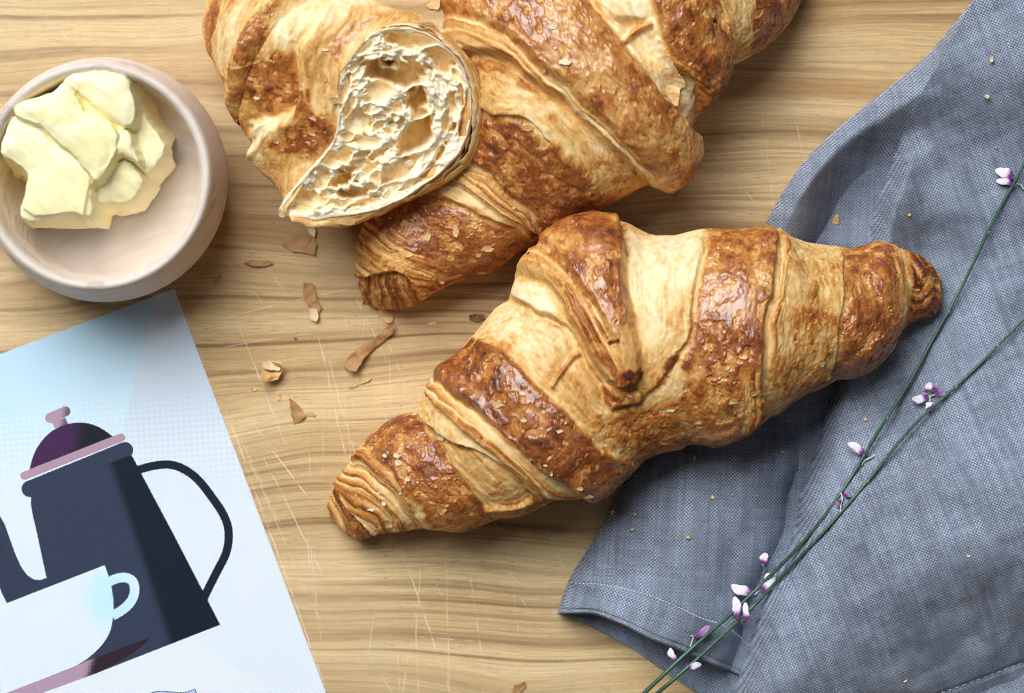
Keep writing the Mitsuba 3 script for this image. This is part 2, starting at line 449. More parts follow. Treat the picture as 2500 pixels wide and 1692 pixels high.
PADS = [  # outline on the photograph, height at centre mm, tilt (dz per mm along x right, y up), edge slope, round
    ([(235, 440), (330, 395), (400, 450), (470, 545), (545, 600), (600, 680), (590, 760), (555, 850), (500, 895), (440, 830), (330, 730), (230, 630), (110, 590), (80, 550)], 35.5, (-0.03, 0.10), 0.8),
    ([(310, 390), (420, 338), (560, 336), (648, 368), (690, 450), (692, 560), (645, 630), (570, 610), (500, 550), (400, 450)], 35.5, (0.02, 0.12), 0.9),
    ([(690, 510), (760, 570), (800, 625), (838, 720), (805, 795), (740, 842), (690, 800), (640, 700), (640, 640)], 27.5, (0.00, 0.05), 0.8),
    ([(65, 565), (200, 610), (330, 725), (455, 830), (470, 950), (445, 1085), (370, 1060), (280, 1072), (180, 1076), (110, 1030), (135, 850), (0, 750), (20, 660)], 32.5, (0.02, 0.12), 0.9),
    ([(490, 890), (560, 840), (600, 785), (650, 770), (700, 820), (738, 870), (725, 930), (640, 985), (560, 1012), (490, 990), (465, 940)], 28.0, (0.03, 0.18), 0.9),
    ([(570, 660), (640, 640), (690, 720), (710, 800), (640, 760), (590, 770), (560, 850), (500, 890), (480, 860), (560, 790)], 33.0, (0.05, 0.10), 1.2)]
allp = unary_union([Polygon(PM(rz(q[0]), q[1])).buffer(0.1) for q in PADS]).buffer(0.3)
x0, y0, x1, y1 = allp.bounds
gx, gy = np.meshgrid(np.arange(x0 - 0.6, x1 + 0.6, 0.22), np.arange(y0 - 0.6, y1 + 0.6, 0.22), indexing='ij')
G = np.stack([gx.ravel(), gy.ravel()], -1)
core = np.array(unary_union([Polygon(PM(rz(q[0]), q[1])).buffer(0.1) for q in PADS[:2] + PADS[3:4] + PADS[5:6]]).buffer(2.5).buffer(-3.6).exterior.coords)[:-1]
sdc = poly_sdf(G, core)
zz = np.where(sdc > 0, 31.5 - 0.03 * np.maximum(4 - sdc, 0) ** 2, 31.0 + 6 * np.minimum(sdc, 0))
wx, wy = 2.6 * (f2(G[:, 0] * 0.20, G[:, 1] * 0.20, 4, 3) - 0.5), 2.6 * (f2(G[:, 0] * 0.20, G[:, 1] * 0.20, 4, 4) - 0.5)
for i, (o, h, tl, sl) in enumerate(PADS):
    pp = PM(rz(o), h); c = pp.mean(0)
    sd = poly_sdf(G + np.stack([wx, wy], -1), spline(pp, 90, True)) - 0.35
    stri = 0.30 * (n2((G[:, 0] * 0.62 + G[:, 1] * 0.78) * 0.9, (G[:, 0] * 0.78 - G[:, 1] * 0.62) * 0.06, 11 + i) - 0.5)
    top = h - 0.020 * np.maximum(6 - sd, 0) ** 2 + tl[0] * (G[:, 0] - c[0]) + tl[1] * (G[:, 1] - c[1]) + 1.5 * (f2(G[:, 0] * 0.13, G[:, 1] * 0.13, 3, 20 + i) - 0.5) + stri
    lip = 0.16 * np.exp(-((sd - 0.5) / 0.5) ** 2) * sst(0.45, 0.7, n2(G[:, 0] * 0.25, G[:, 1] * 0.25, 40 + i))
    z = np.where(sd > 0, top - sl * 0.7 * np.exp(-np.maximum(sd, 0) / 1.8) + lip, top - sl * 0.7 + np.minimum(sd, 0) * 8)
    k = 1.25
    zz = np.where(np.abs(zz - z) < 6, np.logaddexp(zz / k, z / k) * k, np.maximum(zz, z))
zz = np.clip(zz, 9.0, None)
keep = zz > 9.6
nu, nv = gx.shape
F = grid_faces(nu, nv); F = F[keep[F].any(1)]
Vb, Fb, _ = compact(np.stack([G[:, 0], G[:, 1], zz], -1), F)
put('butter', Vb, Fb, 'butter_fat')
labels['butter'] = {'label': 'soft pale yellow lump of butter spread inside the bowl', 'category': 'butter'}

# ---------------------------------------------------------------- linen napkin
NZ = 7.0                                # nominal height used to read the napkin's outline from the photograph
FOLD = np.array([(2235, 230), (2215, 290), (2190, 356), (2180, 397), (2159, 458), (2139, 519), (2129, 585), (2105, 700), (2070, 830), (2043, 933), (2023, 1000), (2007, 1067), (1982, 1145), (1956, 1217),
                 (1945, 1294), (1920, 1361), (1878, 1439), (1858, 1496), (1837, 1568), (1811, 1645), (1795, 1700), (1770, 1820)], float)
EDGE = np.array([(2475, -120), (2380, 0), (2260, 140), (2140, 237), (2040, 320), (1970, 390), (1915, 470), (1870, 550), (1800, 680), (1720, 850), (1620, 1020), (1520, 1190), (1440, 1340), (1395, 1410), (1362, 1502)], float)
_f = PchipInterpolator(FOLD[:, 1], FOLD[:, 0]); _e = PchipInterpolator(EDGE[:, 1], EDGE[:, 0])
fold_x = lambda y: np.where(y < 230, 2235 + (230 - y) * 0.55, _f(np.clip(y, 230, 1820)))
edge_x = lambda y: _e(np.clip(y, -120, 1502))


def wrinkle(x, y):
    """fine rumpling of washed linen, mm"""
    a = f2(x * 0.0060 + 3, y * 0.0060, 3, 51) - 0.5
    b = f2((x * 0.75 + y * 0.66) * 0.006, (x * 0.66 - y * 0.75) * 0.017, 2, 52) - 0.5
    c = f2(x * 0.022, y * 0.022, 2, 53) - 0.5
    e = n2((x * 0.30 + y * 0.95) * 0.0045, (x * 0.95 - y * 0.30) * 0.024, 54) - 0.5
    return 2.4 * a + 1.7 * b + 0.85 * c + 0.75 * e


def base_z(x, y, upper=False):
    """height of the cloth away from its edges, mm"""
    d = x - fold_x(y)
    z = 5.0 + wrinkle(x, y)
    z = z + 21.0 * sst(580, 150, y + 0.10 * (x - 2250))                                # a swell beyond the croissant
    val = np.exp(-((d + 40) / 95.0) ** 2) * (1 - sst(300, 400, y) if upper else 1.0) * sst(240, 420, y) * (1 - 0.8 * sst(620, 900, y))
    z = z - 13.0 * val + 3.0 * np.exp(-((d - 30) / 60.0) ** 2) * sst(330, 430, y) * sst(700, 600, y)
    if not upper:
        z = z + 9.0 * np.exp(-((d + 225) / 95.0) ** 2) * sst(240, 380, y) * sst(720, 580, y)
    z = z - 2.5 * sst(520, 640, y) * sst(1150, 1000, y)
    z = z + 5.0 * np.exp(-((x - 1690 + 0.35 * (y - 1300)) / 120.0) ** 2) * sst(1080, 1380, y)
    z = z + 5.0 * sst(1000, 1200, y) - 11.0 * np.exp(-((d - 8) / 46.0) ** 2)  * (0.0 if upper else 1.0) * sst(880, 1050, y)
    return z


def cloth_A(x, y, d):
    R = 46.0 + 30 * sst(1300, 1100, y) * sst(500, 700, y) + 60 * sst(500, 200, y)
    roll = np.sqrt(np.clip(1 - (1 - np.clip(d / R, 0, 1)) ** 2, 0, 1))
    dip = 2.2 * sst(0, 70, x - fold_x(y)) * sst(250, 420, y)
    return 0.7 + (np.maximum(base_z(x, y) - dip, 1.2) - 0.7) * roll


def cloth_B(x, y):
    d = x - fold_x(y)
    h = sst(300, 540, y)
    z = base_z(x, y, True) + h * 8.5
    z = z - 4.0 * sst(420, 640, y) * sst(980, 760, y) * sst(0, 150, d)                  # sags towards the croissant
    z = z + 8.0 * sst(860, 1330, y - 0.1 * (x - 2200)) * sst(0, 200, d + 60)
    k = ((y - 1620) + (x - 2040) * 0.60) / 1.17                                          # falls away past a soft ridge
    kk = k + 30 + 60 * (f2(x * 0.006, y * 0.006, 2, 57) - 0.5)
    z = z - 0.080 * 45 * np.log1p(np.exp(np.clip(kk / 45, -20, 6))) + 1.2 * np.exp(-((k + 80) / 70.0) ** 2)
    z = z + 1.6 * np.exp(-(((y - 1180) + 0.25 * (x - 2200)) / 80.0) ** 2) * sst(60, 260, d)
    lo = cloth_A(x, y, np.full_like(x, 999.0)) + 0.25
    roll = np.sqrt(np.clip(1 - (1 - np.clip(d / 40.0, 0, 1)) ** 2, 0, 1))
    return lerp(base_z(x, y, True), np.maximum(lo + (np.maximum(z, 2.0) - lo) * roll, 1.0), sst(230, 330, y))


def cloth_z(x, y):
    x, y = np.asarray(x, float), np.asarray(y, float)
    return np.where(x > fold_x(y), cloth_B(x, y), cloth_A(x, y, x - edge_x(y)))


def weave(uv):
    u, v = uv.x, uv.y
    iu, iv = dr.floor(u), dr.floor(v)
    fu, fv = u - iu - 0.5, v - iv - 0.5
    par = iu + iv
    par = par - 2.0 * dr.floor(par * 0.5)
    return u, v, iu, iv, fu, fv, par


def linen_color(p, n, uv):
    u, v, iu, iv, fu, fv, par = weave(uv)
    lu = 0.55 * cell_rand(iu, dr.floor(v / 60.0 + cell_rand(iu, 3)), 1.0) + 0.45 * noise(iu * 0.37, v * 0.035, 2.0)
    lv = 0.55 * cell_rand(iv, dr.floor(u / 60.0 + cell_rand(iv, 5)), 7.0) + 0.45 * noise(iv * 0.37, u * 0.035, 9.0)
    warp = mix(mi.Color3f(0.235, 0.277, 0.36), mi.Color3f(0.48, 0.545, 0.665), lu)
    weft = mix(mi.Color3f(0.105, 0.128, 0.178), mi.Color3f(0.235, 0.275, 0.36), lv)
    gap = smoothstep(0.28, 0.5, dr.abs(fu)) * smoothstep(0.28, 0.5, dr.abs(fv))
    c = dr.select(par > 0.5, warp, weft)
    c = mix(c, mi.Color3f(0.035, 0.045, 0.075), 0.55 * gap)
    slub = fbm(u * 0.035, v * 0.035, 0.0, 3)
    fuzz = fbm(u * 0.30 + 7, v * 0.30, 0.0, 2)
    return c * (0.50 + 0.49 * slub + 0.26 * fuzz)


def linen_bump(p, n, uv):
    u, v, iu, iv, fu, fv, par = weave(uv)
    a = dr.sqrt(dr.maximum(0.0, 1 - 3.2 * fu * fu)) * (0.6 + 0.4 * dr.cos(math.pi * fv))
    b = dr.sqrt(dr.maximum(0.0, 1 - 3.2 * fv * fv)) * (0.6 + 0.4 * dr.cos(math.pi * fu))
    return 0.00009 * dr.select(par > 0.5, a, 0.75 * b)


principled('linen', proc(linen_color), 0.88, 0.12, bump=proc(linen_bump, eps=4e-5), sheen=0.3)
PITCH = 4.3


def thread_uv(x, y, deg):
    a = math.radians(deg)
    return np.stack([(x * math.cos(a) + y * math.sin(a)) / PITCH, (-x * math.sin(a) + y * math.cos(a)) / PITCH], -1)


def sheet(part, X, Y, Z, deg, label):
    nu, nv = X.shape
    v = np.concatenate([PM(np.stack([X, Y], -1), NZ), Z[..., None]], -1).reshape(-1, 3)
    k = put('linen_napkin__' + part, v, grid_faces(nu, nv), 'linen', uv=thread_uv(X, Y, deg).reshape(-1, 2))
    labels[k] = {'label': label}


labels['linen_napkin'] = {'label': 'crumpled blue grey linen napkin folded under the whole croissant', 'category': 'napkin'}
HEM_U = np.array([0, .12, .26, .40, .55, .71, .86, 1]); HEM_Y = np.array([1500, 1494, 1516, 1552, 1583, 1620, 1656, 1700.])
hem_y = PchipInterpolator(HEM_U, HEM_Y)
u = np.r_[0, np.linspace(0, 1, 60)[1:] ** 2 * 0.08, np.linspace(0.08, 1, 210)[1:]]
v = np.linspace(0, 1, 560)
U, Vv = np.meshgrid(u, v, indexing='ij')
Y = -115 + Vv * (hem_y(U) + 115)
ex, fx = edge_x(Y), fold_x(Y) + 75
X = ex + U * (fx - ex)
Z = cloth_A(X, Y, X - ex)
mouth = sst(120, 0, hem_y(U) - Y)                              # the open end of the fold stands up a little
mouth = mouth * sst(0.98, 0.72, U)
Z = Z + mouth * 1.8 * np.sin(np.clip(U, 0, 1) * math.pi) ** 0.7 + mouth * 0.5 * (n2(X * 0.012, Y * 0.003, 60) - 0.5)
sheet('lower_layer', X, Y, Z, 4, 'lower layer of the linen with its folded edge on the board')
A_V = Z


def surf_A(uu, yy):
    """point and height on the lower layer's open end"""
    e, f = edge_x(yy), fold_x(yy) + 75
    x = e + uu * (f - e)
    m = sst(120, 0, hem_y(uu) - yy) * sst(0.98, 0.72, uu)
    return x, cloth_A(x, yy, x - e) + m * 1.8 * np.sin(np.clip(uu, 0, 1) * math.pi) ** 0.7 + m * 0.5 * (n2(x * 0.012, yy * 0.003, 60) - 0.5)


# hem band: a turned, stitched strip along the open end
SEAM_Y = PchipInterpolator([0, .08, .2, .34, .48, .62, .72, .86, 1], [1418, 1416, 1424, 1441, 1467, 1501, 1521, 1573, 1612])
hu, hv = np.meshgrid(np.linspace(0.012, 0.985, 220), np.linspace(0, 1, 40), indexing='ij')
top_y, bot_y = SEAM_Y(hu), hem_y(hu) + 1.5
hy = top_y + hv * (bot_y - top_y)
hx, hz = surf_A(hu, hy)
puck = 0.7 * (f2(hx * 0.035, hy * 0.012, 2, 61) - 0.5)
prof_h = sst(0, 0.10, hv) * 1.25 - 0.6 * np.exp(-((hv - 0.86) / 0.025) ** 2) + puck * np.sin(np.clip(hv, 0, 1) * math.pi)
edge_drop = sst(0.955, 1.0, hv) * 1.6
sheet('hem', hx, hy, hz + prof_h + 0.1 - edge_drop, 16, 'stitched hem band at the open end of the napkin fold')

# the ply underneath, seen through the open end
UND = PchipInterpolator([0, .1, .2, .33, .45, .56, .68, .8, 1], [1500, 1524, 1552, 1590, 1632, 1668, 1704, 1740, 1800])
uu, vv = np.meshgrid(np.linspace(0, 1, 160), np.linspace(0, 1, 90), indexing='ij')
by = UND(uu)
uy = lerp(1330.0, by, vv)
e = edge_x(uy)
ux = e + 10 * np.sin(np.clip((by - uy) / 120, 0, 1) * 1.5) + uu * (fold_x(uy) + 90 - e)
uz = 0.55 + 0.35 * sst(0.2, 1, uu) + 0.5 * n2(ux * 0.012, uy * 0.012, 62) * sst(0, 0.1, uu) - 0.35 * sst(0.95, 1, vv)
uz = np.minimum(uz + 0.6 * sst(0.85, 0.97, vv) * sst(0.1, 0.3, uu), 1.9)
sheet('under_layer', ux, uy, uz, -18, 'shaded inner ply of the linen below the open hem')

# the upper layer lies over the fold and runs off to the right
yb = np.linspace(-115, 1830, 720)
tb = np.r_[np.linspace(0, 1, 50) ** 2 * 60, np.linspace(62, 900, 300)]
XB, YB = np.meshgrid(tb, yb, indexing='ij')
DX = XB
XB = fold_x(YB) + XB
ok = XB < 2720
ZB = cloth_B(XB, YB)
seam = np.abs((YB - 1692) + (XB - 2291) * 0.345)                 # sewn line low on the right
seam_on = sst(2200, 2290, XB)
ZB = ZB - 0.55 * np.exp(-(seam / 7.0) ** 2) * seam_on
sheet('upper_layer', XB, YB, ZB, -20, 'upper layer of the linen lying over the fold')

# the sewn line's stitches
sv, sf, off = [], [], 0
for i in range(16):
    x = 2265 + i * 17.5; y = 1692 - (x - 2291) * 0.345
    if y > 1740:
        continue
    m = trimesh.creation.icosphere(1, 0.5)
    m.apply_scale((1.15, 0.20, 0.22)); m.apply_transform(trimesh.transformations.rotation_matrix(math.radians(19), (0, 0, 1)))
    c = PM((x, y), NZ)
    m.apply_translation((c[0], c[1], float(cloth_z(x, y)) - 0.30))
    sv.append(m.vertices); sf.append(m.faces + off); off += len(m.vertices)
principled('thread', [0.58, 0.63, 0.71], 0.8, 0.2)
k = put('linen_napkin__stitching', np.vstack(sv), np.vstack(sf), 'thread')
labels[k] = {'label': 'row of pale stitches across the corner of the upper layer', 'kind': 'stuff'}

sv, sf, off = [], [], 0
for i in range(64):                                              # stitches of the hem seam
    uu_ = 0.03 + 0.95 * i / 63.0
    y = float(SEAM_Y(uu_)) + 5.0
    x, z = surf_A(np.array([uu_]), np.array([y]))
    x2, _ = surf_A(np.array([uu_ + 0.01]), np.array([float(SEAM_Y(uu_ + 0.01)) + 5.0]))
    m = trimesh.creation.icosphere(1, 0.5)
    m.apply_scale((0.72, 0.26, 0.26))
    m.apply_transform(trimesh.transformations.rotation_matrix(-math.atan2(float(SEAM_Y(uu_ + 0.01) - SEAM_Y(uu_)), float(x2[0] - x[0])), (0, 0, 1)))
    p = PM((float(x[0]), y), NZ)
    m.apply_translation((p[0], p[1], float(z[0]) + 1.0))
    sv.append(m.vertices); sf.append(m.faces + off); off += len(m.vertices)
k = put('linen_napkin__hem_stitching', np.vstack(sv), np.vstack(sf), 'thread')
labels[k] = {'label': 'row of small pale stitches along the hem seam', 'kind': 'stuff'}

# ---------------------------------------------------------------- croissants
def ring_tube(outline, axis, ns, nphi_top, nphi_bot, zmax, lift, zo=16.0):
    """closed tube whose plan outline is given; returns vertices (ns, nphi, 3), the ring angle and the arclength along the axis"""
    O = PM(outline, zo); A = spline(PM(axis, zo), ns)
    tan = np.gradient(A, axis=0); tan /= np.linalg.norm(tan, axis=1, keepdims=True)
    tan = gaussian_filter1d(tan, 12, axis=0, mode='nearest'); tan /= np.linalg.norm(tan, axis=1, keepdims=True)
    nrm = np.stack([-tan[:, 1], tan[:, 0]], -1)
    a, b = O, np.roll(O, -1, 0); d = b - a

    def cast(sg):
        r = nrm * sg
        den = r[:, :1] * d[:, 1] - r[:, 1:] * d[:, 0]
        w = a[None] - A[:, None]
        t = (w[..., 0] * d[:, 1] - w[..., 1] * d[:, 0]) / np.where(np.abs(den) < 1e-9, 1e-9, den)
        q = (w[..., 0] * r[:, 1:] - w[..., 1] * r[:, :1]) / np.where(np.abs(den) < 1e-9, 1e-9, den)
        t = np.where((t > 0) & (q >= -1e-6) & (q <= 1 + 1e-6), t, 1e9).min(1)
        return np.where(t > 60, 0.2, t)
    up, dn = gaussian_filter1d(cast(1), 1.5), gaussian_filter1d(cast(-1), 1.5)
    C = A + nrm * ((up - dn) / 2)[:, None]; hw = np.maximum((up + dn) / 2, 0.15)
    k = np.linspace(0, 1, ns)
    hgt = gaussian_filter1d(np.minimum(hw * 2 * 0.92, zmax), 8)
    hgt = np.minimum(hgt, hw * 2.3)
    phi = np.r_[np.linspace(-math.pi / 2, math.pi / 2, nphi_top), np.linspace(math.pi / 2, 3 * math.pi / 2, nphi_bot + 2)[1:-1]]
    s, c = np.sin(phi), np.cos(phi)
    lat = np.sign(s) * np.abs(s) ** 0.92
    zc = np.where(c > 0, np.abs(c) ** 0.88, -np.abs(c) ** 0.55)
    zm = 0.42 * hgt
    Zr = lift(k)[:, None] + zm[:, None] + np.where(zc > 0, zc[None] * (hgt - zm)[:, None], zc[None] * zm[:, None])
    P = C[:, None] + nrm[:, None] * (lat[None] * hw[:, None])[..., None]
    return np.concatenate([P, Zr[..., None]], -1), phi, A, hgt


def grid_normals(V):
    du = np.gradient(V, axis=0); dv = np.roll(V, -1, 1) - np.roll(V, 1, 1)
    n = np.cross(du, dv)
    return n / np.maximum(np.linalg.norm(n, axis=2, keepdims=True), 1e-9)


def dress(V, spec, seed):
    """raise the wrapped layers, flaky sheets and blisters of baked dough on a base tube; returns vertices, uv (browning, gloss) and a layer number"""
    sh = V.shape[:2]
    N = grid_normals(V)
    if N[:, sh[1] // 4, 2].mean() < 0:
        N = -N
    N = np.stack([gaussian_filter1d(gaussian_filter1d(N[..., i], 6, axis=0), 3, axis=1, mode='wrap') for i in range(3)], -1)
    N /= np.linalg.norm(N, axis=2, keepdims=True)
    P = V.reshape(-1, 3); xy = P[:, :2].copy(); z = P[:, 2]
    side = sst(0.0, 0.55, N.reshape(-1, 3)[:, 2])
    wob = lambda f, a, s: a * (f2(xy[:, 0] * f, xy[:, 1] * f, 3, seed + s, z * f) - 0.5) * 2
    Q = xy + np.stack([wob(0.16, 1.0, 1), wob(0.16, 1.0, 2)], -1)
    Qf = Q + np.stack([wob(0.9, 0.28, 3), wob(0.9, 0.28, 4)], -1)
    n = len(P)
    D = np.zeros(n); layer = np.zeros(n, int)
    # direction along the wraps, for the grain of the surface
    ang = np.zeros((n, 2)); wsum = np.zeros(n)
    for st in spec['steps']:
        L = PM(st['line'], st.get('z', 30)); L = L if len(L) < 3 else spline(L, 14)
        d, sg, arc = seg_dist(Qf, L)
        sd = d * sg * st['side']
        w, h = st.get('w', 1.1), st['h']
        upf = sst(0, w, sd)
        if st.get('fin'):
            Lt = np.hypot(*np.diff(L, axis=0).T).sum()
            h = h * sst(-3, 0, arc) * sst(Lt + 3, Lt, arc)
        D += h * upf * np.exp(-np.maximum(sd - w, 0) / st.get('decay', 9.0)) * (0.45 + 0.55 * side)
        D += -0.30 * h * np.exp(-((sd + 0.5) / 0.8) ** 2)                             # the layer tucks in under its neighbour
        if st.get('layer'):
            layer = np.where(sd > w * 0.5, st['layer'], layer)
        if 'low' in st:
            layer = np.where(sd < 0, st['low'], layer)
        t = np.zeros((n, 2)); dirs = np.diff(L, axis=0); mids = (L[1:] + L[:-1]) / 2
        i = cKDTree(mids).query(xy)[1]; t = dirs[i] / np.linalg.norm(dirs[i], axis=1, keepdims=True)
        t = np.where(t[:, 1:] < 0, -t, t)
        wt = 1 / (d * d + 6.0)
        ang += np.stack([t[:, 0] ** 2 - t[:, 1] ** 2, 2 * t[:, 0] * t[:, 1]], -1) * wt[:, None]; wsum += wt
    ang = ang / np.maximum(wsum, 1e-9)[:, None]
    ang = np.stack([gaussian_filter1d(gaussian_filter1d(ang[:, i].reshape(sh), 6, axis=0), 6, axis=1).ravel() for i in range(2)], -1)
    th = np.arctan2(ang[:, 1], ang[:, 0]) / 2
    # piecewise coordinates along and across the wraps: a few fixed directions, blended
    def grain(fa, fc, s, oct=2):
        out = np.zeros(n); ws = np.zeros(n)
        for a in np.arange(0, math.pi, math.pi / 8):
            w = np.maximum(np.cos(th - a) ** 2 - 0.80, 0) ** 2 + 1e-12
            m = w > 1e-6
            if not m.any():
                continue
            ca, sa = math.cos(a), math.sin(a)
            q = Q[m]
            al, ac = q[:, 0] * ca + q[:, 1] * sa, -q[:, 0] * sa + q[:, 1] * ca
            out[m] += w[m] * f2(al * fa, ac * fc, oct, seed + s, z[m] * (fa + fc) * 0.5); ws[m] += w[m]
        return out / np.maximum(ws, 1e-12)
    for pl in spec.get('plates', []):
        pg = PM(pl['poly'], pl.get('z', 34))
        sd = poly_sdf(Qf, pg)
        h = pl['h']; w = pl.get('w', 1.2)
        D += h * sst(0, w, sd) * (1 + pl.get('dome', 0.0) * sst(0, 6, sd)) - 0.25 * abs(h) * np.exp(-((sd + 0.6) / 0.8) ** 2) * (h > 0)
        if pl.get('layer'):
            layer = np.where(sd > w * 0.4, pl['layer'], layer)
    # browning
    Tn = np.full(n, spec.get('tone', 0.20)); Gl = np.full(n, 0.15); lam = np.zeros(n); blis = np.full(n, spec.get('blister', 0.12)); fib = np.full(n, 1.0)
    Tn += 0.20 * (f2(xy[:, 0] * 0.11, xy[:, 1] * 0.11, 3, seed + 9, z * 0.11) - 0.5) * 2
    nz = f2(xy[:, 0] * 0.30, xy[:, 1] * 0.30, 4, seed + 12, z * 0.30) - 0.5
    fine = f2(xy[:, 0] * 1.3, xy[:, 1] * 1.3, 3, seed + 13, z * 1.3) - 0.5
    gr = grain(0.10, 0.85, 14) - 0.5
    gr2 = grain(0.22, 1.9, 15) - 0.5
    gr3 = grain(0.5, 1.1, 25, 3) - 0.5
    LR = np.zeros(n)
    for zn in spec['zones']:
        pg = PM(zn['poly'], zn.get('z', 28))
        sd = poly_sdf(Q, pg)
        soft = zn.get('soft', 0.7)
        m = sst(-soft, soft, sd + zn.get('ragged', 1.6) * (nz * 1.3 + fine * 0.5 + gr * 0.9))
        kind = zn.get('kind', 'glaze')
        patch = zn.get('patch', 0.16)
        t = zn['t'] + patch * (nz * 2.2 + gr * 0.9) + 0.10 * fine * 2
        if kind == 'lam':
            if 'ref' in zn:                                        # edges of the thin dough layers run along the cut
                dr_, sr_, ar_ = seg_dist(Q, spline(PM(zn['ref'], zn.get('z', 28)), 16))
                dd = dr_ * sr_ + zn.get('warp', 0.7) * 2 * (n2(ar_ * 0.13, dr_ * 0.25, seed + 31) - 0.5)
                l1 = n2(dd * 1.55, ar_ * 0.045, seed + 32) - 0.5; l2 = n2(dd * 3.4, ar_ * 0.10, seed + 33) - 0.5
            else:
                l1, l2 = gr, gr2
            t = zn['t'] + 0.62 * l1 + 0.34 * l2
            LR = lerp(LR, 1.15 * l1 + 0.55 * l2, m)
        Tn = lerp(Tn, t, m * zn.get('mix', 1.0))
        Gl = lerp(Gl, {'glaze': 0.85, 'lam': 0.25, 'pale': 0.15, 'tip': 0.45}[kind] if 'g' not in zn else zn['g'], m)
        lam = lerp(lam, 1.0 if kind == 'lam' else (0.8 if kind == 'tip' else 0.0), m)
        blis = lerp(blis, zn.get('blister', 0.45 if kind == 'glaze' else 0.1), m)
        fib = lerp(fib, 0.35 if kind == 'glaze' else 1.0, m)
    Tn = Tn + (gr * 0.34 + gr2 * 0.34 + gr3 * 0.30) * (0.40 + 0.60 * fib) * (1 - lam)
    D += LR * np.clip(lam, 0, 1)
    # relief
    b1 = grain(0.26, 0.62, 16, 3)
    D += 0.50 * blis * (1.0 * (b1 - 0.5) * 2 + 0.8 * gr3)
    D += 0.40 * nz
    D += fib * (0.34 * gr + 0.34 * gr2 + 0.22 * gr3)
    rid = 1 - np.abs(grain(0.05, 0.62, 17, 2) - 0.5) * 2
    rid2 = 1 - np.abs(grain(0.08, 1.25, 18, 2) - 0.5) * 2
    D += np.where(LR == 0, lam, 0.25 * lam) * (1.0 * (rid ** 2.2 - 0.5) + 0.6 * (rid2 ** 2 - 0.5))
    Tn = Tn + lam * 0.10 * (0.6 - rid2)
    # thin sheets that have partly flaked away: torn steps
    fk = f2(xy[:, 0] * 0.24, xy[:, 1] * 0.24, 4, seed + 19, z * 0.24) + 0.10 * gr
    for lv in (0.44, 0.52, 0.60):
        D += 0.17 * sst(0, 0.012, fk - lv) * (0.35 + blis * 1.4)
    pk = f2(Qf[:, 0] * 0.42, Qf[:, 1] * 0.42, 4, seed + 40, z * 0.42) + 0.22 * gr3 + 0.10 * gr
    peel = sst(0.0, 0.018, pk - 0.585) * sst(0.45, 0.58, Tn)
    Tn = Tn - peel * (0.15 + 0.10 * fine); D += (-0.26 * peel + 0.14 * np.exp(-((pk - 0.575) / 0.012) ** 2) * sst(0.45, 0.58, Tn)); Gl = Gl - 0.30 * peel
    dark = sst(0.0, 0.05, 0.40 - pk) * sst(0.5, 0.62, Tn)
    Tn = Tn + 0.07 * dark
    D += fine * lerp(0.16, 0.08, np.clip(Gl, 0, 1))
    for fn in spec.get('extra', []):
        D, Tn, Gl = fn(xy, z, D, Tn, Gl)
    D = D - 0.5 * side
    D = np.where(D > 0, D * (0.16 + 0.84 * side), D)          # the outline already carries the wraps
    out = P + N.reshape(-1, 3) * D[:, None]
    out[:, 2] = np.maximum(out[:, 2], spec['floor'](P[:, 0]) if 'floor' in spec else 0.05)
    uv = np.stack([np.clip(Tn, 0.0, 0.98), np.clip(Gl, 0, 1)], -1)
    return out.reshape(*sh, 3), uv, layer


def bake(name, V, uv, layer, parts, cap=True):
    """write the layers of one croissant as its parts"""
    ns, nphi = V.shape[:2]
    F = tri(grid_faces(ns, nphi, True))
    lf = np.median(layer[F], axis=1).astype(int)
    v = V.reshape(-1, 3)
    for num, (part, lab) in parts.items():
        f = F[lf == num]
        if not len(f):
            continue
        vv, ff, uu = compact(v, f, uv)
        k = put(f'{name}__{part}', vv, ff, 'crust', uv=uu)
        if lab:
            labels[k] = {'label': lab}


def top_lookup(V):
    """height and normal of the visible top of a croissant by position on the photograph"""
    v = V.reshape(-1, 3); n = grid_normals(V).reshape(-1, 3)
    n = np.where(n[:, 2:] < 0, -n, n)
    s = 1 - v[:, 2:] / (CAM_H * 1000)
    px = np.concatenate([v[:, :1] / s * 10 + 1250, 846 - v[:, 1:2] / s * 10], -1)
    tree = cKDTree(px)

    def at(x, y):
        _, i = tree.query((x, y), k=30)
        j = i[np.argmax(v[i, 2])]
        return v[j], n[j]
    return at


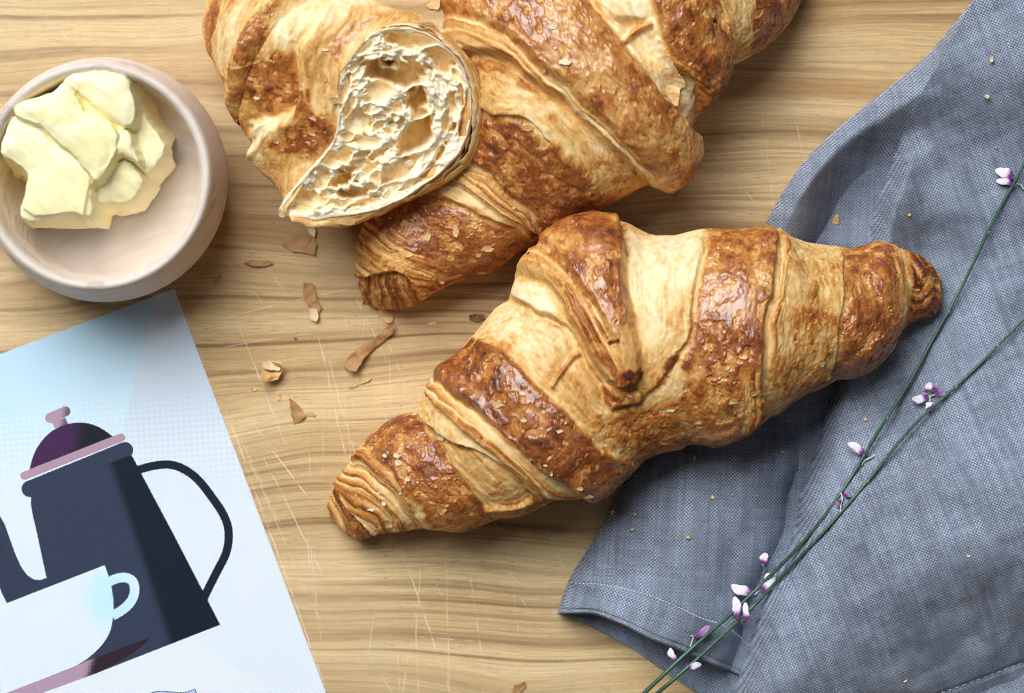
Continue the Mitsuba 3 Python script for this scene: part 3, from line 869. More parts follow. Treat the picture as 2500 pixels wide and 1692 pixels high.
# ---- the whole croissant in front
FO = [(791, 1240), (793, 1230), (813, 1193), (840, 1147), (863, 1110), (890, 1077), (927, 1040), (967, 1017), (1010, 1005), (1025, 990), (1035, 963), (1053, 923), (1080, 893), (1113, 867), (1137, 842),
      (1180, 790), (1210, 753), (1245, 730), (1257, 680), (1280, 640), (1313, 613), (1340, 590), (1383, 565), (1420, 547), (1453, 533), (1500, 537), (1533, 547), (1560, 562), (1600, 577), (1647, 577), (1693, 565),
      (1730, 560), (1800, 564), (1833, 558), (1867, 553), (1900, 560), (1930, 580), (1967, 593), (2033, 602), (2080, 605), (2120, 595), (2143, 587), (2173, 595), (2217, 610), (2253, 623), (2287, 650),
      (2307, 680), (2311, 707), (2307, 733), (2303, 757), (2283, 773), (2250, 780), (2220, 793), (2200, 817), (2180, 853), (2153, 883), (2120, 910), (2083, 925), (2037, 928), (2010, 945), (1967, 960),
      (1933, 980), (1900, 1007), (1867, 1023), (1833, 1055), (1797, 1072), (1763, 1087), (1737, 1092), (1717, 1085), (1677, 1083), (1657, 1097), (1617, 1103), (1573, 1120), (1543, 1147), (1510, 1177),
      (1483, 1197), (1440, 1215), (1380, 1218), (1347, 1221), (1313, 1243), (1273, 1261), (1213, 1268), (1173, 1285), (1130, 1301), (1080, 1298), (1033, 1292), (993, 1297), (967, 1302), (927, 1300),
      (900, 1316), (877, 1328), (847, 1317), (813, 1287), (797, 1257)]
FA = [(793, 1248), (900, 1195), (1060, 1120), (1230, 1020), (1400, 925), (1560, 855), (1750, 800), (1950, 765), (2150, 712), (2310, 706)]
FV, _, _, _ = ring_tube(FO, FA, 820, 330, 34, 43.0, lambda k: 5.5 * sst(0.45, 0.9, k))
L3 = [(1040, 915), (1053, 923), (1080, 943), (1113, 966), (1147, 997), (1197, 1037), (1247, 1073), (1297, 1113), (1347, 1153), (1397, 1186), (1433, 1220)]
L3b = [(1020, 950), (1037, 966), (1063, 980), (1090, 1010), (1125, 1042), (1163, 1073), (1213, 1113), (1263, 1153), (1320, 1190), (1385, 1222)]
front = {
    'tone': 0.34,
    'steps': [
        {'line': [(817, 1180), (837, 1215), (860, 1247), (887, 1278), (920, 1305)], 'side': 1, 'h': 2.2, 'w': 0.9, 'decay': 7, 'z': 12, 'layer': 1},
        {'line': [(845, 1130), (897, 1153), (930, 1180), (967, 1213), (997, 1253), (1030, 1300)], 'side': 1, 'h': 1.3, 'w': 3.0, 'decay': 9, 'z': 20, 'layer': 1},
        {'line': [(1015, 1000), (1033, 1037), (1063, 1067), (1080, 1087), (1100, 1130), (1120, 1163), (1147, 1192), (1172, 1225), (1205, 1270)], 'side': 1, 'h': 0.8, 'w': 0.9, 'decay': 6, 'z': 24, 'layer': 2},
        {'line': [(1060, 1050), (1093, 1075), (1147, 1090), (1197, 1115), (1247, 1155), (1300, 1200), (1330, 1240)], 'side': 1, 'h': 1.5, 'w': 0.8, 'decay': 6, 'z': 30, 'layer': 3},
        {'line': L3b, 'side': 1, 'h': 1.7, 'w': 0.9, 'decay': 7, 'z': 32, 'layer': 3},
        {'line': L3, 'side': 1, 'h': 2.6, 'w': 2.2, 'decay': 12, 'z': 34, 'layer': 3},
        {'line': [(1150, 815), (1213, 843), (1240, 870), (1263, 893), (1297, 926), (1330, 956), (1367, 993), (1407, 1036), (1447, 1075), (1497, 1106), (1550, 1125)], 'side': -1, 'h': 0.9, 'w': 0.9, 'decay': 8, 'z': 36},
        {'line': [(1235, 728), (1267, 732), (1300, 752), (1340, 772), (1387, 800), (1407, 845), (1423, 875), (1450, 915), (1490, 960)], 'side': 1, 'h': 1.6, 'w': 0.7, 'decay': 9, 'z': 40, 'layer': 4, 'fin': 1},
        {'line': [(1733, 555), (1717, 623), (1700, 690), (1687, 767), (1680, 840), (1657, 872), (1633, 913), (1600, 947), (1560, 980)], 'side': -1, 'h': 0.9, 'w': 0.7, 'decay': 12, 'z': 40, 'low': 8, 'fin': 1},
        {'line': [(1900, 560), (1897, 640), (1887, 680), (1873, 727), (1863, 780), (1857, 840), (1855, 890), (1860, 957), (1853, 1023), (1840, 1060)], 'side': -1, 'h': 1.7, 'w': 1.0, 'decay': 14, 'z': 34, 'low': 6},
        {'line': [(2060, 595), (2066, 640), (2057, 690), (2057, 740), (2047, 790), (2043, 857), (2028, 935)], 'side': -1, 'h': 0.8, 'w': 0.6, 'decay': 10, 'z': 30},
        {'line': [(2200, 600), (2212, 650), (2216, 700), (2214, 760), (2205, 810)], 'side': -1, 'h': 1.1, 'w': 0.8, 'decay': 6, 'z': 22, 'low': 7},
    ],
    'plates': [
        {'poly': [(1520, 555), (1527, 587), (1530, 650), (1540, 733), (1550, 800), (1563, 853), (1568, 900), (1562, 935), (1530, 948), (1505, 945), (1478, 930), (1453, 896), (1428, 856), (1408, 812), (1385, 768), (1362, 728), (1330, 690), (1290, 668), (1252, 672), (1240, 600), (1400, 500)],
         'h': 2.7, 'w': 1.3, 'dome': 0.4, 'z': 44, 'layer': 5},
        {'poly': [(1517, 540), (1527, 587), (1530, 650), (1540, 733), (1550, 800), (1563, 853), (1568, 900), (1562, 935), (1512, 940), (1503, 897), (1497, 860), (1483, 820), (1467, 783), (1447, 747), (1417, 710), (1393, 663), (1350, 623), (1300, 590), (1400, 480)],
         'h': 1.5, 'w': 1.6, 'dome': 0.35, 'z': 46, 'layer': 5},
        {'poly': [(1470, 935), (1500, 950), (1560, 945), (1572, 962), (1560, 977), (1520, 990), (1493, 1002), (1482, 985)], 'h': 1.3, 'w': 0.8, 'z': 42, 'layer': 4},
        {'poly': [(1345, 948), (1365, 910), (1395, 862), (1412, 858), (1422, 872), (1400, 880), (1378, 912), (1355, 955)], 'h': 0.9, 'w': 0.5, 'z': 42},
        {'poly': [(1175, 1222), (1240, 1222), (1300, 1206), (1330, 1212), (1290, 1226), (1220, 1238), (1180, 1236)], 'h': 1.0, 'w': 0.6, 'z': 22},
    ],
    'zones': [
        # tip and first wrap, left
        {'poly': [(780, 1170), (817, 1185), (840, 1222), (865, 1252), (890, 1280), (920, 1310), (870, 1360), (770, 1260)], 't': 0.60, 'kind': 'lam', 'g': 0.4, 'z': 12, 'ref': [(796, 1205), (815, 1250), (850, 1325)]},
        {'poly': [(815, 1180), (850, 1125), (897, 1100), (960, 1160), (1000, 1215), (1050, 1310), (925, 1310), (880, 1270), (845, 1222)], 't': 0.47, 'kind': 'lam', 'z': 20, 'ref': [(845, 1130), (897, 1153), (930, 1180), (967, 1213), (997, 1253), (1030, 1300)]},
        {'poly': [(885, 1075), (927, 1038), (967, 1012), (1000, 1008), (1030, 1035), (1062, 1070), (1082, 1095), (1102, 1135), (1122, 1168), (1148, 1195), (1172, 1226), (1205, 1275), (1130, 1310), (1065, 1295), (1033, 1245), (993, 1195), (960, 1155), (925, 1118)],
         't': 0.66, 'blister': 0.40, 'patch': 0.2, 'z': 25},
        {'poly': [(930, 1030), (967, 1005), (1000, 1010), (980, 1030), (950, 1048), (925, 1055)], 't': 0.72, 'z': 18, 'blister': 0.1},
        {'poly': [(1290, 1245), (1210, 1262), (1200, 1240), (1290, 1228), (1340, 1215)], 't': 0.30, 'kind': 'pale', 'z': 16},
        # laminated cut edge under the dark wrap
        {'poly': L3 + [(1400, 1215), (1385, 1225), (1330, 1205), (1300, 1190), (1263, 1155), (1213, 1115), (1163, 1076), (1125, 1046), (1090, 1012), (1063, 984), (1030, 968)], 't': 0.43, 'kind': 'lam', 'z': 32, 'ref': L3},
        {'poly': [(1093, 1072), (1147, 1088), (1197, 1110), (1247, 1150), (1310, 1200), (1300, 1215), (1240, 1168), (1190, 1128), (1140, 1102), (1090, 1090)], 't': 0.52, 'kind': 'lam', 'z': 30, 'ref': L3b},
        # dark glazed wrap
        {'poly': [(1050, 925), (1080, 890), (1113, 862), (1140, 838), (1165, 832), (1213, 846), (1240, 873), (1263, 896), (1297, 929), (1330, 959), (1367, 996), (1407, 1039), (1447, 1078), (1497, 1108), (1545, 1128), (1545, 1160), (1483, 1205), (1433, 1222), (1397, 1184), (1347, 1151), (1297, 1111), (1247, 1071), (1197, 1035), (1147, 995), (1113, 964), (1080, 942)],
         't': 0.72, 'blister': 0.24, 'patch': 0.16, 'z': 33, 'g': 1.0, 'ragged': 0.9},
        # golden rim of the inner sheet left of the flap
        {'poly': [(1240, 725), (1267, 727), (1300, 747), (1340, 767), (1385, 790), (1375, 800), (1335, 784), (1298, 762), (1268, 742), (1243, 738)], 't': 0.50, 'z': 40, 'soft': 0.4, 'ragged': 0.8, 'blister': 0.1},
        {'poly': [(1255, 670), (1285, 666), (1330, 688), (1385, 768), (1428, 856), (1478, 930), (1507, 945), (1503, 897), (1483, 820), (1447, 747), (1417, 710), (1393, 663), (1350, 623), (1318, 612), (1280, 640)], 't': 0.50, 'kind': 'lam', 'z': 45, 'ref': [(1290, 668), (1330, 690), (1362, 728), (1385, 768), (1408, 812), (1428, 856), (1453, 896), (1478, 930)]},
        {'poly': [(1262, 668), (1285, 640), (1313, 620), (1350, 628), (1390, 668), (1405, 705), (1370, 700), (1330, 680)], 't': 0.36, 'kind': 'lam', 'z': 43, 'mix': 0.6},
        # flap top
        {'poly': [(1313, 605), (1340, 585), (1383, 560), (1453, 528), (1533, 545), (1527, 587), (1530, 650), (1540, 733), (1550, 800), (1530, 795), (1490, 800), (1467, 783), (1447, 747), (1417, 710), (1393, 663), (1350, 623)],
         't': 0.68, 'blister': 0.22, 'patch': 0.24, 'z': 44, 'g': 1.0},
        {'poly': [(1370, 610), (1420, 600), (1470, 620), (1490, 680), (1470, 690), (1420, 660), (1385, 640)], 't': 0.47, 'z': 45, 'mix': 0.75, 'soft': 1.2, 'blister': 0.15},
        {'poly': [(1465, 770), (1500, 790), (1548, 800), (1563, 853), (1568, 895), (1510, 900), (1497, 860), (1483, 820)], 't': 0.44, 'blister': 0.08, 'patch': 0.08, 'z': 46, 'g': 0.7},
        {'poly': [(1500, 905), (1530, 896), (1568, 893), (1566, 930), (1540, 945), (1508, 942)], 't': 0.93, 'z': 46, 'soft': 0.4, 'ragged': 1.4, 'g': 0.4},
        {'poly': [(1475, 945), (1500, 950), (1560, 955), (1600, 935), (1645, 872), (1660, 872), (1640, 912), (1605, 950), (1565, 985), (1493, 1004), (1480, 985)], 't': 0.68, 'z': 41, 'soft': 0.6, 'g': 0.7},
        # thin brown edges of the sheets
        {'poly': [(1405, 858), (1392, 862), (1370, 900), (1348, 945), (1352, 952), (1372, 915), (1398, 875), (1418, 868)], 't': 0.50, 'z': 42, 'soft': 0.3, 'ragged': 0.5},
        # right hand glazed wrap
        {'poly': [(1733, 550), (1870, 545), (1905, 565), (1897, 640), (1887, 680), (1873, 727), (1863, 780), (1857, 840), (1853, 890), (1858, 957), (1850, 1023), (1835, 1062), (1763, 1095), (1717, 1090), (1665, 1085), (1670, 1000), (1665, 900), (1682, 840), (1689, 767), (1702, 690), (1719, 623)],
         't': 0.60, 'blister': 0.15, 'patch': 0.20, 'z': 36, 'g': 1.0, 'ragged': 1.0},
        {'poly': [(1690, 790), (1740, 770), (1800, 790), (1855, 770), (1850, 860), (1800, 880), (1720, 900), (1680, 880)], 't': 0.76, 'z': 38, 'mix': 0.7, 'soft': 2.5},
        {'poly': [(1735, 552), (1870, 550), (1900, 570), (1893, 630), (1800, 600), (1735, 600)], 't': 0.60, 'z': 24, 'mix': 0.6, 'soft': 1.5},
        {'poly': [(1800, 900), (1855, 890), (1860, 957), (1850, 1023), (1830, 1062), (1800, 1040)], 't': 0.58, 'kind': 'lam', 'z': 26, 'mix': 0.8, 'ref': [(1900, 560), (1897, 640), (1887, 680), (1873, 727), (1863, 780), (1857, 840), (1855, 890), (1860, 957), (1853, 1023)]},
        {'poly': [(1680, 1000), (1720, 960), (1780, 960), (1800, 1010), (1790, 1060), (1700, 1050)], 't': 0.52, 'z': 24, 'soft': 1.2, 'g': 0.6, 'mix': 0.6},
        {'poly': [(1903, 575), (1897, 640), (1887, 690), (1873, 735), (1865, 790), (1862, 850), (1866, 940), (1885, 930), (1890, 850), (1892, 780), (1905, 700), (1925, 640), (1930, 590)], 't': 0.38, 'kind': 'lam', 'z': 33, 'mix': 0.85, 'ref': [(1900, 560), (1897, 640), (1887, 680), (1873, 727), (1863, 780), (1857, 840), (1855, 890), (1860, 957), (1853, 1023)]},
        {'poly': [(1925, 760), (1980, 700), (2000, 740), (2040, 780), (2035, 920), (1960, 955), (1900, 960), (1880, 900)], 't': 0.52, 'kind': 'pale', 'z': 28, 'soft': 2.0, 'patch': 0.2},
        {'poly': [(1985, 690), (2040, 640), (2060, 610), (2060, 640), (2020, 690), (1990, 720)], 't': 0.42, 'kind': 'pale', 'z': 30, 'soft': 1.0},
        {'poly': [(2060, 600), (2120, 590), (2143, 583), (2200, 605), (2212, 673), (2215, 740), (2205, 815), (2150, 890), (2085, 930), (2030, 932), (2045, 857), (2049, 790), (2059, 740), (2059, 690), (2068, 640)],
         't': 0.62, 'blister': 0.26, 'patch': 0.2, 'z': 28, 'g': 0.95, 'ragged': 0.9},
        {'poly': [(2045, 800), (2120, 780), (2200, 770), (2200, 815), (2150, 890), (2085, 930), (2030, 932)], 't': 0.72, 'z': 22, 'mix': 0.7, 'soft': 2},
        {'poly': [(2180, 600), (2220, 610), (2222, 700), (2218, 790), (2198, 815), (2195, 740), (2190, 660)], 't': 0.50, 'kind': 'lam', 'z': 24, 'ref': [(2200, 600), (2212, 650), (2216, 700), (2214, 760), (2205, 810)]},
        {'poly': [(2222, 605), (2260, 620), (2320, 700), (2300, 780), (2215, 800), (2225, 700)], 't': 0.68, 'kind': 'lam', 'g': 0.4, 'z': 18, 'warp': 2.2, 'ref': [(2220, 690), (2250, 720), (2280, 700), (2320, 730)]},
        {'poly': [(1530, 560), (1600, 575), (1690, 565), (1730, 560), (1700, 690), (1650, 720), (1600, 860), (1572, 850), (1548, 760), (1535, 650)], 't': 0.05, 'kind': 'pale', 'z': 40, 'soft': 3.0, 'mix': 0.8},
        {'poly': [(1262, 690), (1330, 700), (1375, 770), (1340, 768), (1290, 740), (1255, 715)], 't': 0.03, 'kind': 'pale', 'z': 42, 'soft': 0.8, 'mix': 0.9},
        {'poly': [(1330, 900), (1440, 960), (1500, 1010), (1560, 1010), (1540, 1110), (1500, 1100), (1440, 1060), (1400, 1020), (1360, 980)], 't': 0.50, 'kind': 'pale', 'z': 36, 'soft': 3.0, 'mix': 0.8},
        {'poly': [(1085, 1100), (1200, 1140), (1320, 1210), (1240, 1240), (1190, 1225), (1140, 1180), (1105, 1130)], 't': 0.42, 'kind': 'pale', 'z': 26, 'soft': 1.5, 'mix': 0.8},
        # shade of the undersides painted as browner crust along the lower edges
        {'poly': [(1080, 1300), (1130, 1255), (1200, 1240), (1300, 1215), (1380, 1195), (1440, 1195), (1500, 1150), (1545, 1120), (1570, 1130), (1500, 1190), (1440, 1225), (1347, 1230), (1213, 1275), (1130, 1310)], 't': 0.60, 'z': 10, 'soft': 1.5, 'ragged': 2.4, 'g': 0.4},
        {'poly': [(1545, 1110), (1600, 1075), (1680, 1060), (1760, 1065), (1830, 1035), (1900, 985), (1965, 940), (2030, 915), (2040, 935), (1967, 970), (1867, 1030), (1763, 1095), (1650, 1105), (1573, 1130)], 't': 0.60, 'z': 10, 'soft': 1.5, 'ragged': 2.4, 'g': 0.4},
        {'poly': [(1200, 770), (1250, 735), (1290, 755), (1330, 785), (1360, 830), (1330, 900), (1280, 880), (1230, 840), (1190, 810)], 't': 0.16, 'kind': 'pale', 'z': 38, 'soft': 2.5, 'mix': 0.85},
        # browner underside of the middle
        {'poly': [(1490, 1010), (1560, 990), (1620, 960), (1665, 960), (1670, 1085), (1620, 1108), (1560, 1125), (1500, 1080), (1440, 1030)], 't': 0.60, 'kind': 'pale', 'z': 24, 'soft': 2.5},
    ],
}


def front_extra(xy, z, D, Tn, Gl):
    c = PM([(1490, 838), (1512, 832)], 47)
    d, _, _ = seg_dist(xy, np.array([c[0], c[1]]))
    e = np.hypot(*(xy - c.mean(0)).T)
    k = sst(0.45, 0.2, d) * sst(1.6, 1.1, e)
    D = D - 0.6 * k; Tn = lerp(Tn, 0.93, k)
    b = np.hypot(*(xy - PM((1312, 640), 40)).T)
    Tn = lerp(Tn, 0.97, sst(0.5, 0.3, b))
    # pale centre valley between the flap and the right hand wrap
    pg = PM([(1535, 560), (1600, 560), (1610, 640), (1590, 760), (1570, 850), (1552, 800), (1540, 700)], 40)
    D = D - 1.6 * sst(-2, 4, poly_sdf(xy, pg))
    return D, Tn, Gl


front['extra'] = [front_extra]
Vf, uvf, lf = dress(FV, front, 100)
k0 = 'croissant'
bake(k0, Vf, uvf, lf, {0: ('dough_tip', 'small layered left tip'), 8: ('dough_wrap', 'wide brown glazed wrap right of the flap'), 1: ('dough_wrap', 'brown glazed first wrap at the left tip'), 2: ('dough_wrap', 'pale strip of dough between two wraps'),
                       3: ('dough_wrap', 'dark glossy brown wrap with a layered cut edge'), 4: ('dough_sheet', 'white inner sheet with a golden rim beside the flap'), 5: ('dough_flap', 'thick layered flap with a burnt blunt end'),
                       6: ('dough_wrap', 'pale and brown wrap toward the right tip'), 7: ('dough_tip', 'small dark right tip')})
labels[k0] = {'label': 'whole golden brown croissant lying in front, half on the napkin', 'category': 'croissant'}
front_at = top_lookup(Vf)

# ---- the croissant behind it
RO = [(868, 690), (862, 640), (867, 590), (885, 540), (930, 500), (1000, 455), (1060, 400), (1098, 330), (1112, 240), (1106, 150), (1092, 80), (1095, 40), (1112, 5), (1150, -60), (1210, -115), (1300, -160), (1420, -190), (1560, -200), (1700, -200),
      (1830, -195), (1930, -180), (2000, -140), (2010, -90), (1985, -50), (1962, 0), (1933, 50), (1900, 87), (1867, 117), (1827, 140), (1785, 157), (1777, 193), (1757, 227), (1733, 253), (1704, 275), (1688, 305), (1676, 340),
      (1674, 368), (1664, 395), (1640, 428), (1618, 450), (1604, 450), (1573, 455), (1523, 480), (1467, 507), (1423, 537), (1373, 560), (1337, 572), (1283, 607), (1237, 640), (1193, 665), (1140, 677), (1090, 697), (1047, 720),
      (1007, 747), (973, 755), (923, 756), (883, 740)]
RA = [(875, 745), (960, 655), (1070, 560), (1190, 440), (1300, 310), (1440, 180), (1600, 60), (1760, -40), (1900, -100), (2010, -110)]
RV, _, _, _ = ring_tube(RO, RA, 760, 330, 34, 44.0, lambda k: 0 * k)
rear = {
    'tone': 0.33,
    'steps': [
        {'line': [(855, 672), (900, 676), (945, 670), (975, 668), (1005, 690), (1030, 740)], 'side': 1, 'h': 1.6, 'w': 0.8, 'decay': 5, 'z': 14, 'layer': 1},
        {'line': [(980, 455), (1020, 478), (1073, 486), (1123, 506), (1173, 528), (1240, 552), (1290, 585), (1320, 610)], 'side': 1, 'h': 1.3, 'w': 0.8, 'decay': 6, 'z': 26, 'layer': 2},
        {'line': [(1050, 400), (1093, 430), (1140, 462), (1207, 505), (1257, 535), (1310, 562), (1345, 590)], 'side': 1, 'h': 1.6, 'w': 0.8, 'decay': 8, 'z': 30, 'layer': 3},
        {'line': [(1080, 340), (1140, 382), (1207, 428), (1257, 469), (1307, 510), (1345, 560), (1360, 590)], 'side': 1, 'h': 1.7, 'w': 1.6, 'decay': 10, 'z': 32, 'layer': 3},
        {'line': [(1100, 255), (1160, 262), (1210, 285), (1260, 288), (1290, 300), (1310, 322)], 'side': 1, 'h': 0.9, 'w': 0.6, 'decay': 6, 'z': 36},
        {'line': [(1443, 10), (1487, 60), (1527, 110), (1573, 167), (1620, 233), (1660, 293), (1700, 345)], 'side': -1, 'h': 0.0, 'w': 1, 'decay': 10, 'z': 42, 'low': 8},
        {'line': [(1585, -20), (1593, 40), (1607, 83), (1633, 133), (1657, 177), (1690, 190), (1697, 280)], 'side': 1, 'h': 2.6, 'w': 1.3, 'decay': 10, 'z': 38, 'layer': 6},
        {'line': [(1750, -15), (1770, 50), (1783, 100), (1783, 160), (1780, 200)], 'side': -1, 'h': 2.4, 'w': 1.0, 'decay': 12, 'z': 28, 'low': 7},
    ],
    'plates': [
        {'poly': [(1085, 85), (1137, 128), (1193, 133), (1233, 152), (1277, 186), (1320, 211), (1373, 245), (1410, 282), (1460, 332), (1510, 366), (1550, 400), (1620, 460), (1660, 540), (1810, 470), (1810, 340), (1722, 332), (1662, 293), (1620, 233), (1573, 167), (1527, 110), (1487, 60), (1443, 14), (1400, -60), (1250, -140), (1100, -20)],
         'h': 3.6, 'w': 1.5, 'dome': 0.35, 'z': 44, 'layer': 5},
        {'poly': [(1095, 30), (1177, 55), (1243, 99), (1293, 145), (1347, 190), (1410, 243), (1477, 296), (1543, 350), (1593, 396), (1623, 452), (1660, 540), (1810, 470), (1810, 340), (1722, 332), (1662, 293), (1620, 233), (1573, 167), (1527, 110), (1487, 60), (1443, 14), (1400, -60), (1250, -140), (1110, -40)],
         'h': 1.6, 'w': 1.8, 'dome': 0.4, 'z': 45, 'layer': 5},
        {'poly': [(1455, 0), (1500, 40), (1580, 40), (1610, 100), (1640, 170), (1680, 200), (1692, 290), (1670, 300), (1625, 233), (1578, 167), (1532, 110), (1490, 60)], 'h': -3.4, 'w': 2.4, 'z': 40},
        {'poly': [(1515, 98), (1535, 78), (1560, 60), (1590, 44), (1597, 60), (1570, 74), (1545, 88), (1525, 106)], 'h': 2.2, 'w': 0.7, 'z': 42},
        {'poly': [(1612, 92), (1640, 140), (1668, 200), (1672, 270), (1660, 262), (1655, 205), (1628, 150), (1606, 100)], 'h': 2.2, 'w': 0.8, 'z': 38},
    ],
    'zones': [
        {'poly': [(850, 670), (900, 674), (945, 670), (985, 668), (1010, 690), (1030, 745), (960, 775), (860, 750)], 't': 0.66, 'kind': 'lam', 'g': 0.4, 'z': 12, 'ref': [(905, 670), (910, 710), (930, 765)]},
        {'poly': [(855, 675), (862, 560), (900, 520), (960, 560), (1020, 600), (1080, 640), (1120, 690), (1030, 725), (1000, 680), (940, 668)], 't': 0.56, 'kind': 'lam', 'z': 18, 'soft': 2.0, 'ref': [(860, 560), (920, 600), (980, 640), (1060, 670), (1110, 690)]},
        {'poly': [(900, 515), (1000, 470), (1073, 492), (1123, 512), (1173, 534), (1240, 560), (1300, 590), (1250, 645), (1180, 675), (1110, 680), (1050, 640), (980, 590), (920, 555)], 't': 0.66, 'blister': 0.42, 'z': 25, 'soft': 1.5, 'ragged': 2.2},
        {'poly': [(1010, 470), (1073, 476), (1123, 497), (1173, 520), (1225, 540), (1215, 550), (1165, 535), (1115, 517), (1065, 500), (1010, 488)], 't': 0.52, 'z': 28, 'soft': 0.5, 'ragged': 0.6, 'blister': 0.1},
        {'poly': [(1080, 350), (1140, 385), (1207, 431), (1257, 472), (1307, 513), (1350, 580), (1337, 585), (1310, 565), (1257, 538), (1207, 508), (1140, 465), (1085, 425)], 't': 0.46, 'kind': 'lam', 'z': 31, 'ref': [(1080, 350), (1140, 385), (1207, 431), (1257, 472), (1307, 513), (1350, 580)]},
        {'poly': [(1100, 290), (1160, 268), (1210, 292), (1260, 296), (1300, 320), (1330, 350), (1400, 400), (1460, 440), (1530, 470), (1467, 515), (1400, 560), (1340, 575), (1300, 505), (1250, 462), (1200, 424), (1135, 380), (1080, 345)],
         't': 0.68, 'blister': 0.55, 'patch': 0.18, 'z': 34, 'soft': 1.6, 'ragged': 1.8},
        {'poly': [(1340, 500), (1400, 470), (1470, 480), (1470, 512), (1400, 555), (1340, 572)], 't': 0.80, 'z': 22, 'soft': 2.0, 'mix': 0.8},
        {'poly': [(1040, 725), (1090, 680), (1190, 645), (1280, 590), (1370, 540), (1460, 490), (1575, 440), (1575, 465), (1467, 515), (1373, 568), (1283, 615), (1193, 672), (1090, 705)], 't': 0.76, 'z': 10, 'soft': 1.5, 'ragged': 2.6, 'g': 0.5},  # underside shade put into the crust tone along the lower edge
        {'poly': [(1430, 380), (1540, 410), (1610, 445), (1573, 460), (1523, 483), (1480, 470), (1440, 430)], 't': 0.42, 'kind': 'pale', 'z': 24, 'soft': 3},
        {'poly': [(1100, 250), (1160, 255), (1210, 276), (1260, 282), (1290, 296), (1305, 320), (1285, 312), (1255, 298), (1205, 296), (1155, 274), (1100, 268)], 't': 0.52, 'z': 36, 'soft': 0.5, 'ragged': 0.7, 'blister': 0.1},
        {'poly': [(1130, 150), (1190, 150), (1240, 175), (1290, 205), (1360, 250), (1330, 250), (1270, 220), (1220, 190), (1160, 175)], 't': 0.52, 'kind': 'pale', 'z': 38, 'soft': 1.5},
        {'poly': [(1090, 40), (1177, 55), (1243, 99), (1293, 145), (1347, 190), (1410, 243), (1477, 296), (1543, 350), (1593, 396), (1623, 449), (1620, 460), (1543, 396), (1510, 364), (1460, 330), (1410, 280), (1373, 243), (1320, 209), (1277, 185), (1233, 152), (1193, 134), (1137, 128), (1085, 85)],
         't': 0.43, 'kind': 'lam', 'z': 43, 'ref': [(1095, 30), (1177, 55), (1243, 99), (1293, 145), (1347, 190), (1410, 243), (1477, 296), (1543, 350), (1593, 396), (1623, 449)]},
        {'poly': [(1095, 35), (1177, 55), (1243, 99), (1293, 145), (1347, 190), (1410, 243), (1477, 296), (1543, 350), (1593, 396), (1623, 452), (1660, 540), (1810, 470), (1810, 340), (1722, 332), (1662, 293), (1620, 233), (1573, 167), (1527, 110), (1487, 60), (1443, 14), (1400, -60), (1250, -140), (1100, -40)],
         't': 0.56, 'blister': 0.34, 'patch': 0.22, 'z': 45, 'g': 0.9, 'ragged': 0.7},
        {'poly': [(1090, 30), (1130, -40), (1200, -60), (1300, -20), (1330, 60), (1380, 120), (1370, 150), (1290, 110), (1200, 60), (1130, 40)], 't': 0.62, 'z': 40, 'mix': 0.7, 'soft': 2.0, 'blister': 0.3},
        {'poly': [(1590, 370), (1650, 340), (1690, 360), (1710, 400), (1660, 450), (1630, 460)], 't': 0.66, 'z': 38, 'mix': 0.8, 'soft': 2.0},
        {'poly': [(1455, -10), (1560, -40), (1590, 30), (1612, 90), (1650, 180), (1690, 195), (1700, 290), (1665, 300), (1620, 233), (1573, 167), (1527, 110), (1487, 60)], 't': 0.13, 'kind': 'pale', 'z': 38, 'soft': 0.6},
        {'poly': [(1515, 98), (1535, 78), (1560, 60), (1590, 44), (1597, 60), (1570, 74), (1545, 88), (1525, 106)], 't': 0.40, 'z': 42, 'soft': 0.3, 'ragged': 0.5, 'blister': 0.05},
        {'poly': [(1590, -20), (1598, 40), (1612, 83), (1638, 133), (1662, 177), (1695, 190), (1780, 140), (1775, 90), (1755, 30), (1740, -40)], 't': 0.62, 'blister': 0.42, 'patch': 0.26, 'z': 36, 'ragged': 0.9},
        {'poly': [(1693, 187), (1735, 160), (1785, 138), (1780, 200), (1755, 232), (1705, 280), (1697, 240)], 't': 0.70, 'kind': 'lam', 'z': 24, 'g': 0.7},
        {'poly': [(1750, -20), (1775, 50), (1790, 100), (1788, 160), (1772, 150), (1768, 95), (1752, 40), (1735, -20)], 't': 0.46, 'kind': 'lam', 'z': 28, 'ref': [(1750, -15), (1770, 50), (1783, 100), (1783, 160), (1780, 200)]},
        {'poly': [(1850, -30), (1835, 60), (1832, 142), (1900, 90), (1990, -40), (2020, -120), (1930, -190)], 't': 0.68, 'blister': 0.35, 'z': 22, 'ragged': 1.4},
    ],
}


def rear_extra(xy, z, D, Tn, Gl):
    b = np.hypot(*(xy - PM((1727, 62), 32)).T)
    Tn = lerp(Tn, 0.95, sst(0.75, 0.5, b)); D = D - 0.7 * sst(0.8, 0.3, b)
    w = np.hypot(*(xy - PM((1348, 293), 38)).T)
    Tn = lerp(Tn, 0.5, sst(2.2, 0.4, w))
    return D, Tn, Gl


rear['extra'] = [rear_extra]
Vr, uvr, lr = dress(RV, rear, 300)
k1 = 'croissant_001'
bake(k1, Vr, uvr, lr, {0: ('dough_tip', 'dark layered left tip'), 8: ('inner_dough', 'pale inner dough in the gap beside the flap'), 1: ('dough_wrap', 'flaky brown wrap at the left tip'), 2: ('dough_wrap', 'narrow pale rimmed strip of dough'), 3: ('dough_wrap', 'wide blistered brown wrap with a layered cut edge'),
                       5: ('dough_flap', 'long golden flap crossing the top and hanging over the side'), 6: ('dough_wrap', 'brown wrap right of the pale gap'), 7: ('dough_tip', 'brown wrap end running out of the picture')})
labels[k1] = {'label': 'whole croissant behind, partly hidden by the torn half and running out of the top', 'category': 'croissant'}
rear_at = top_lookup(Vr)

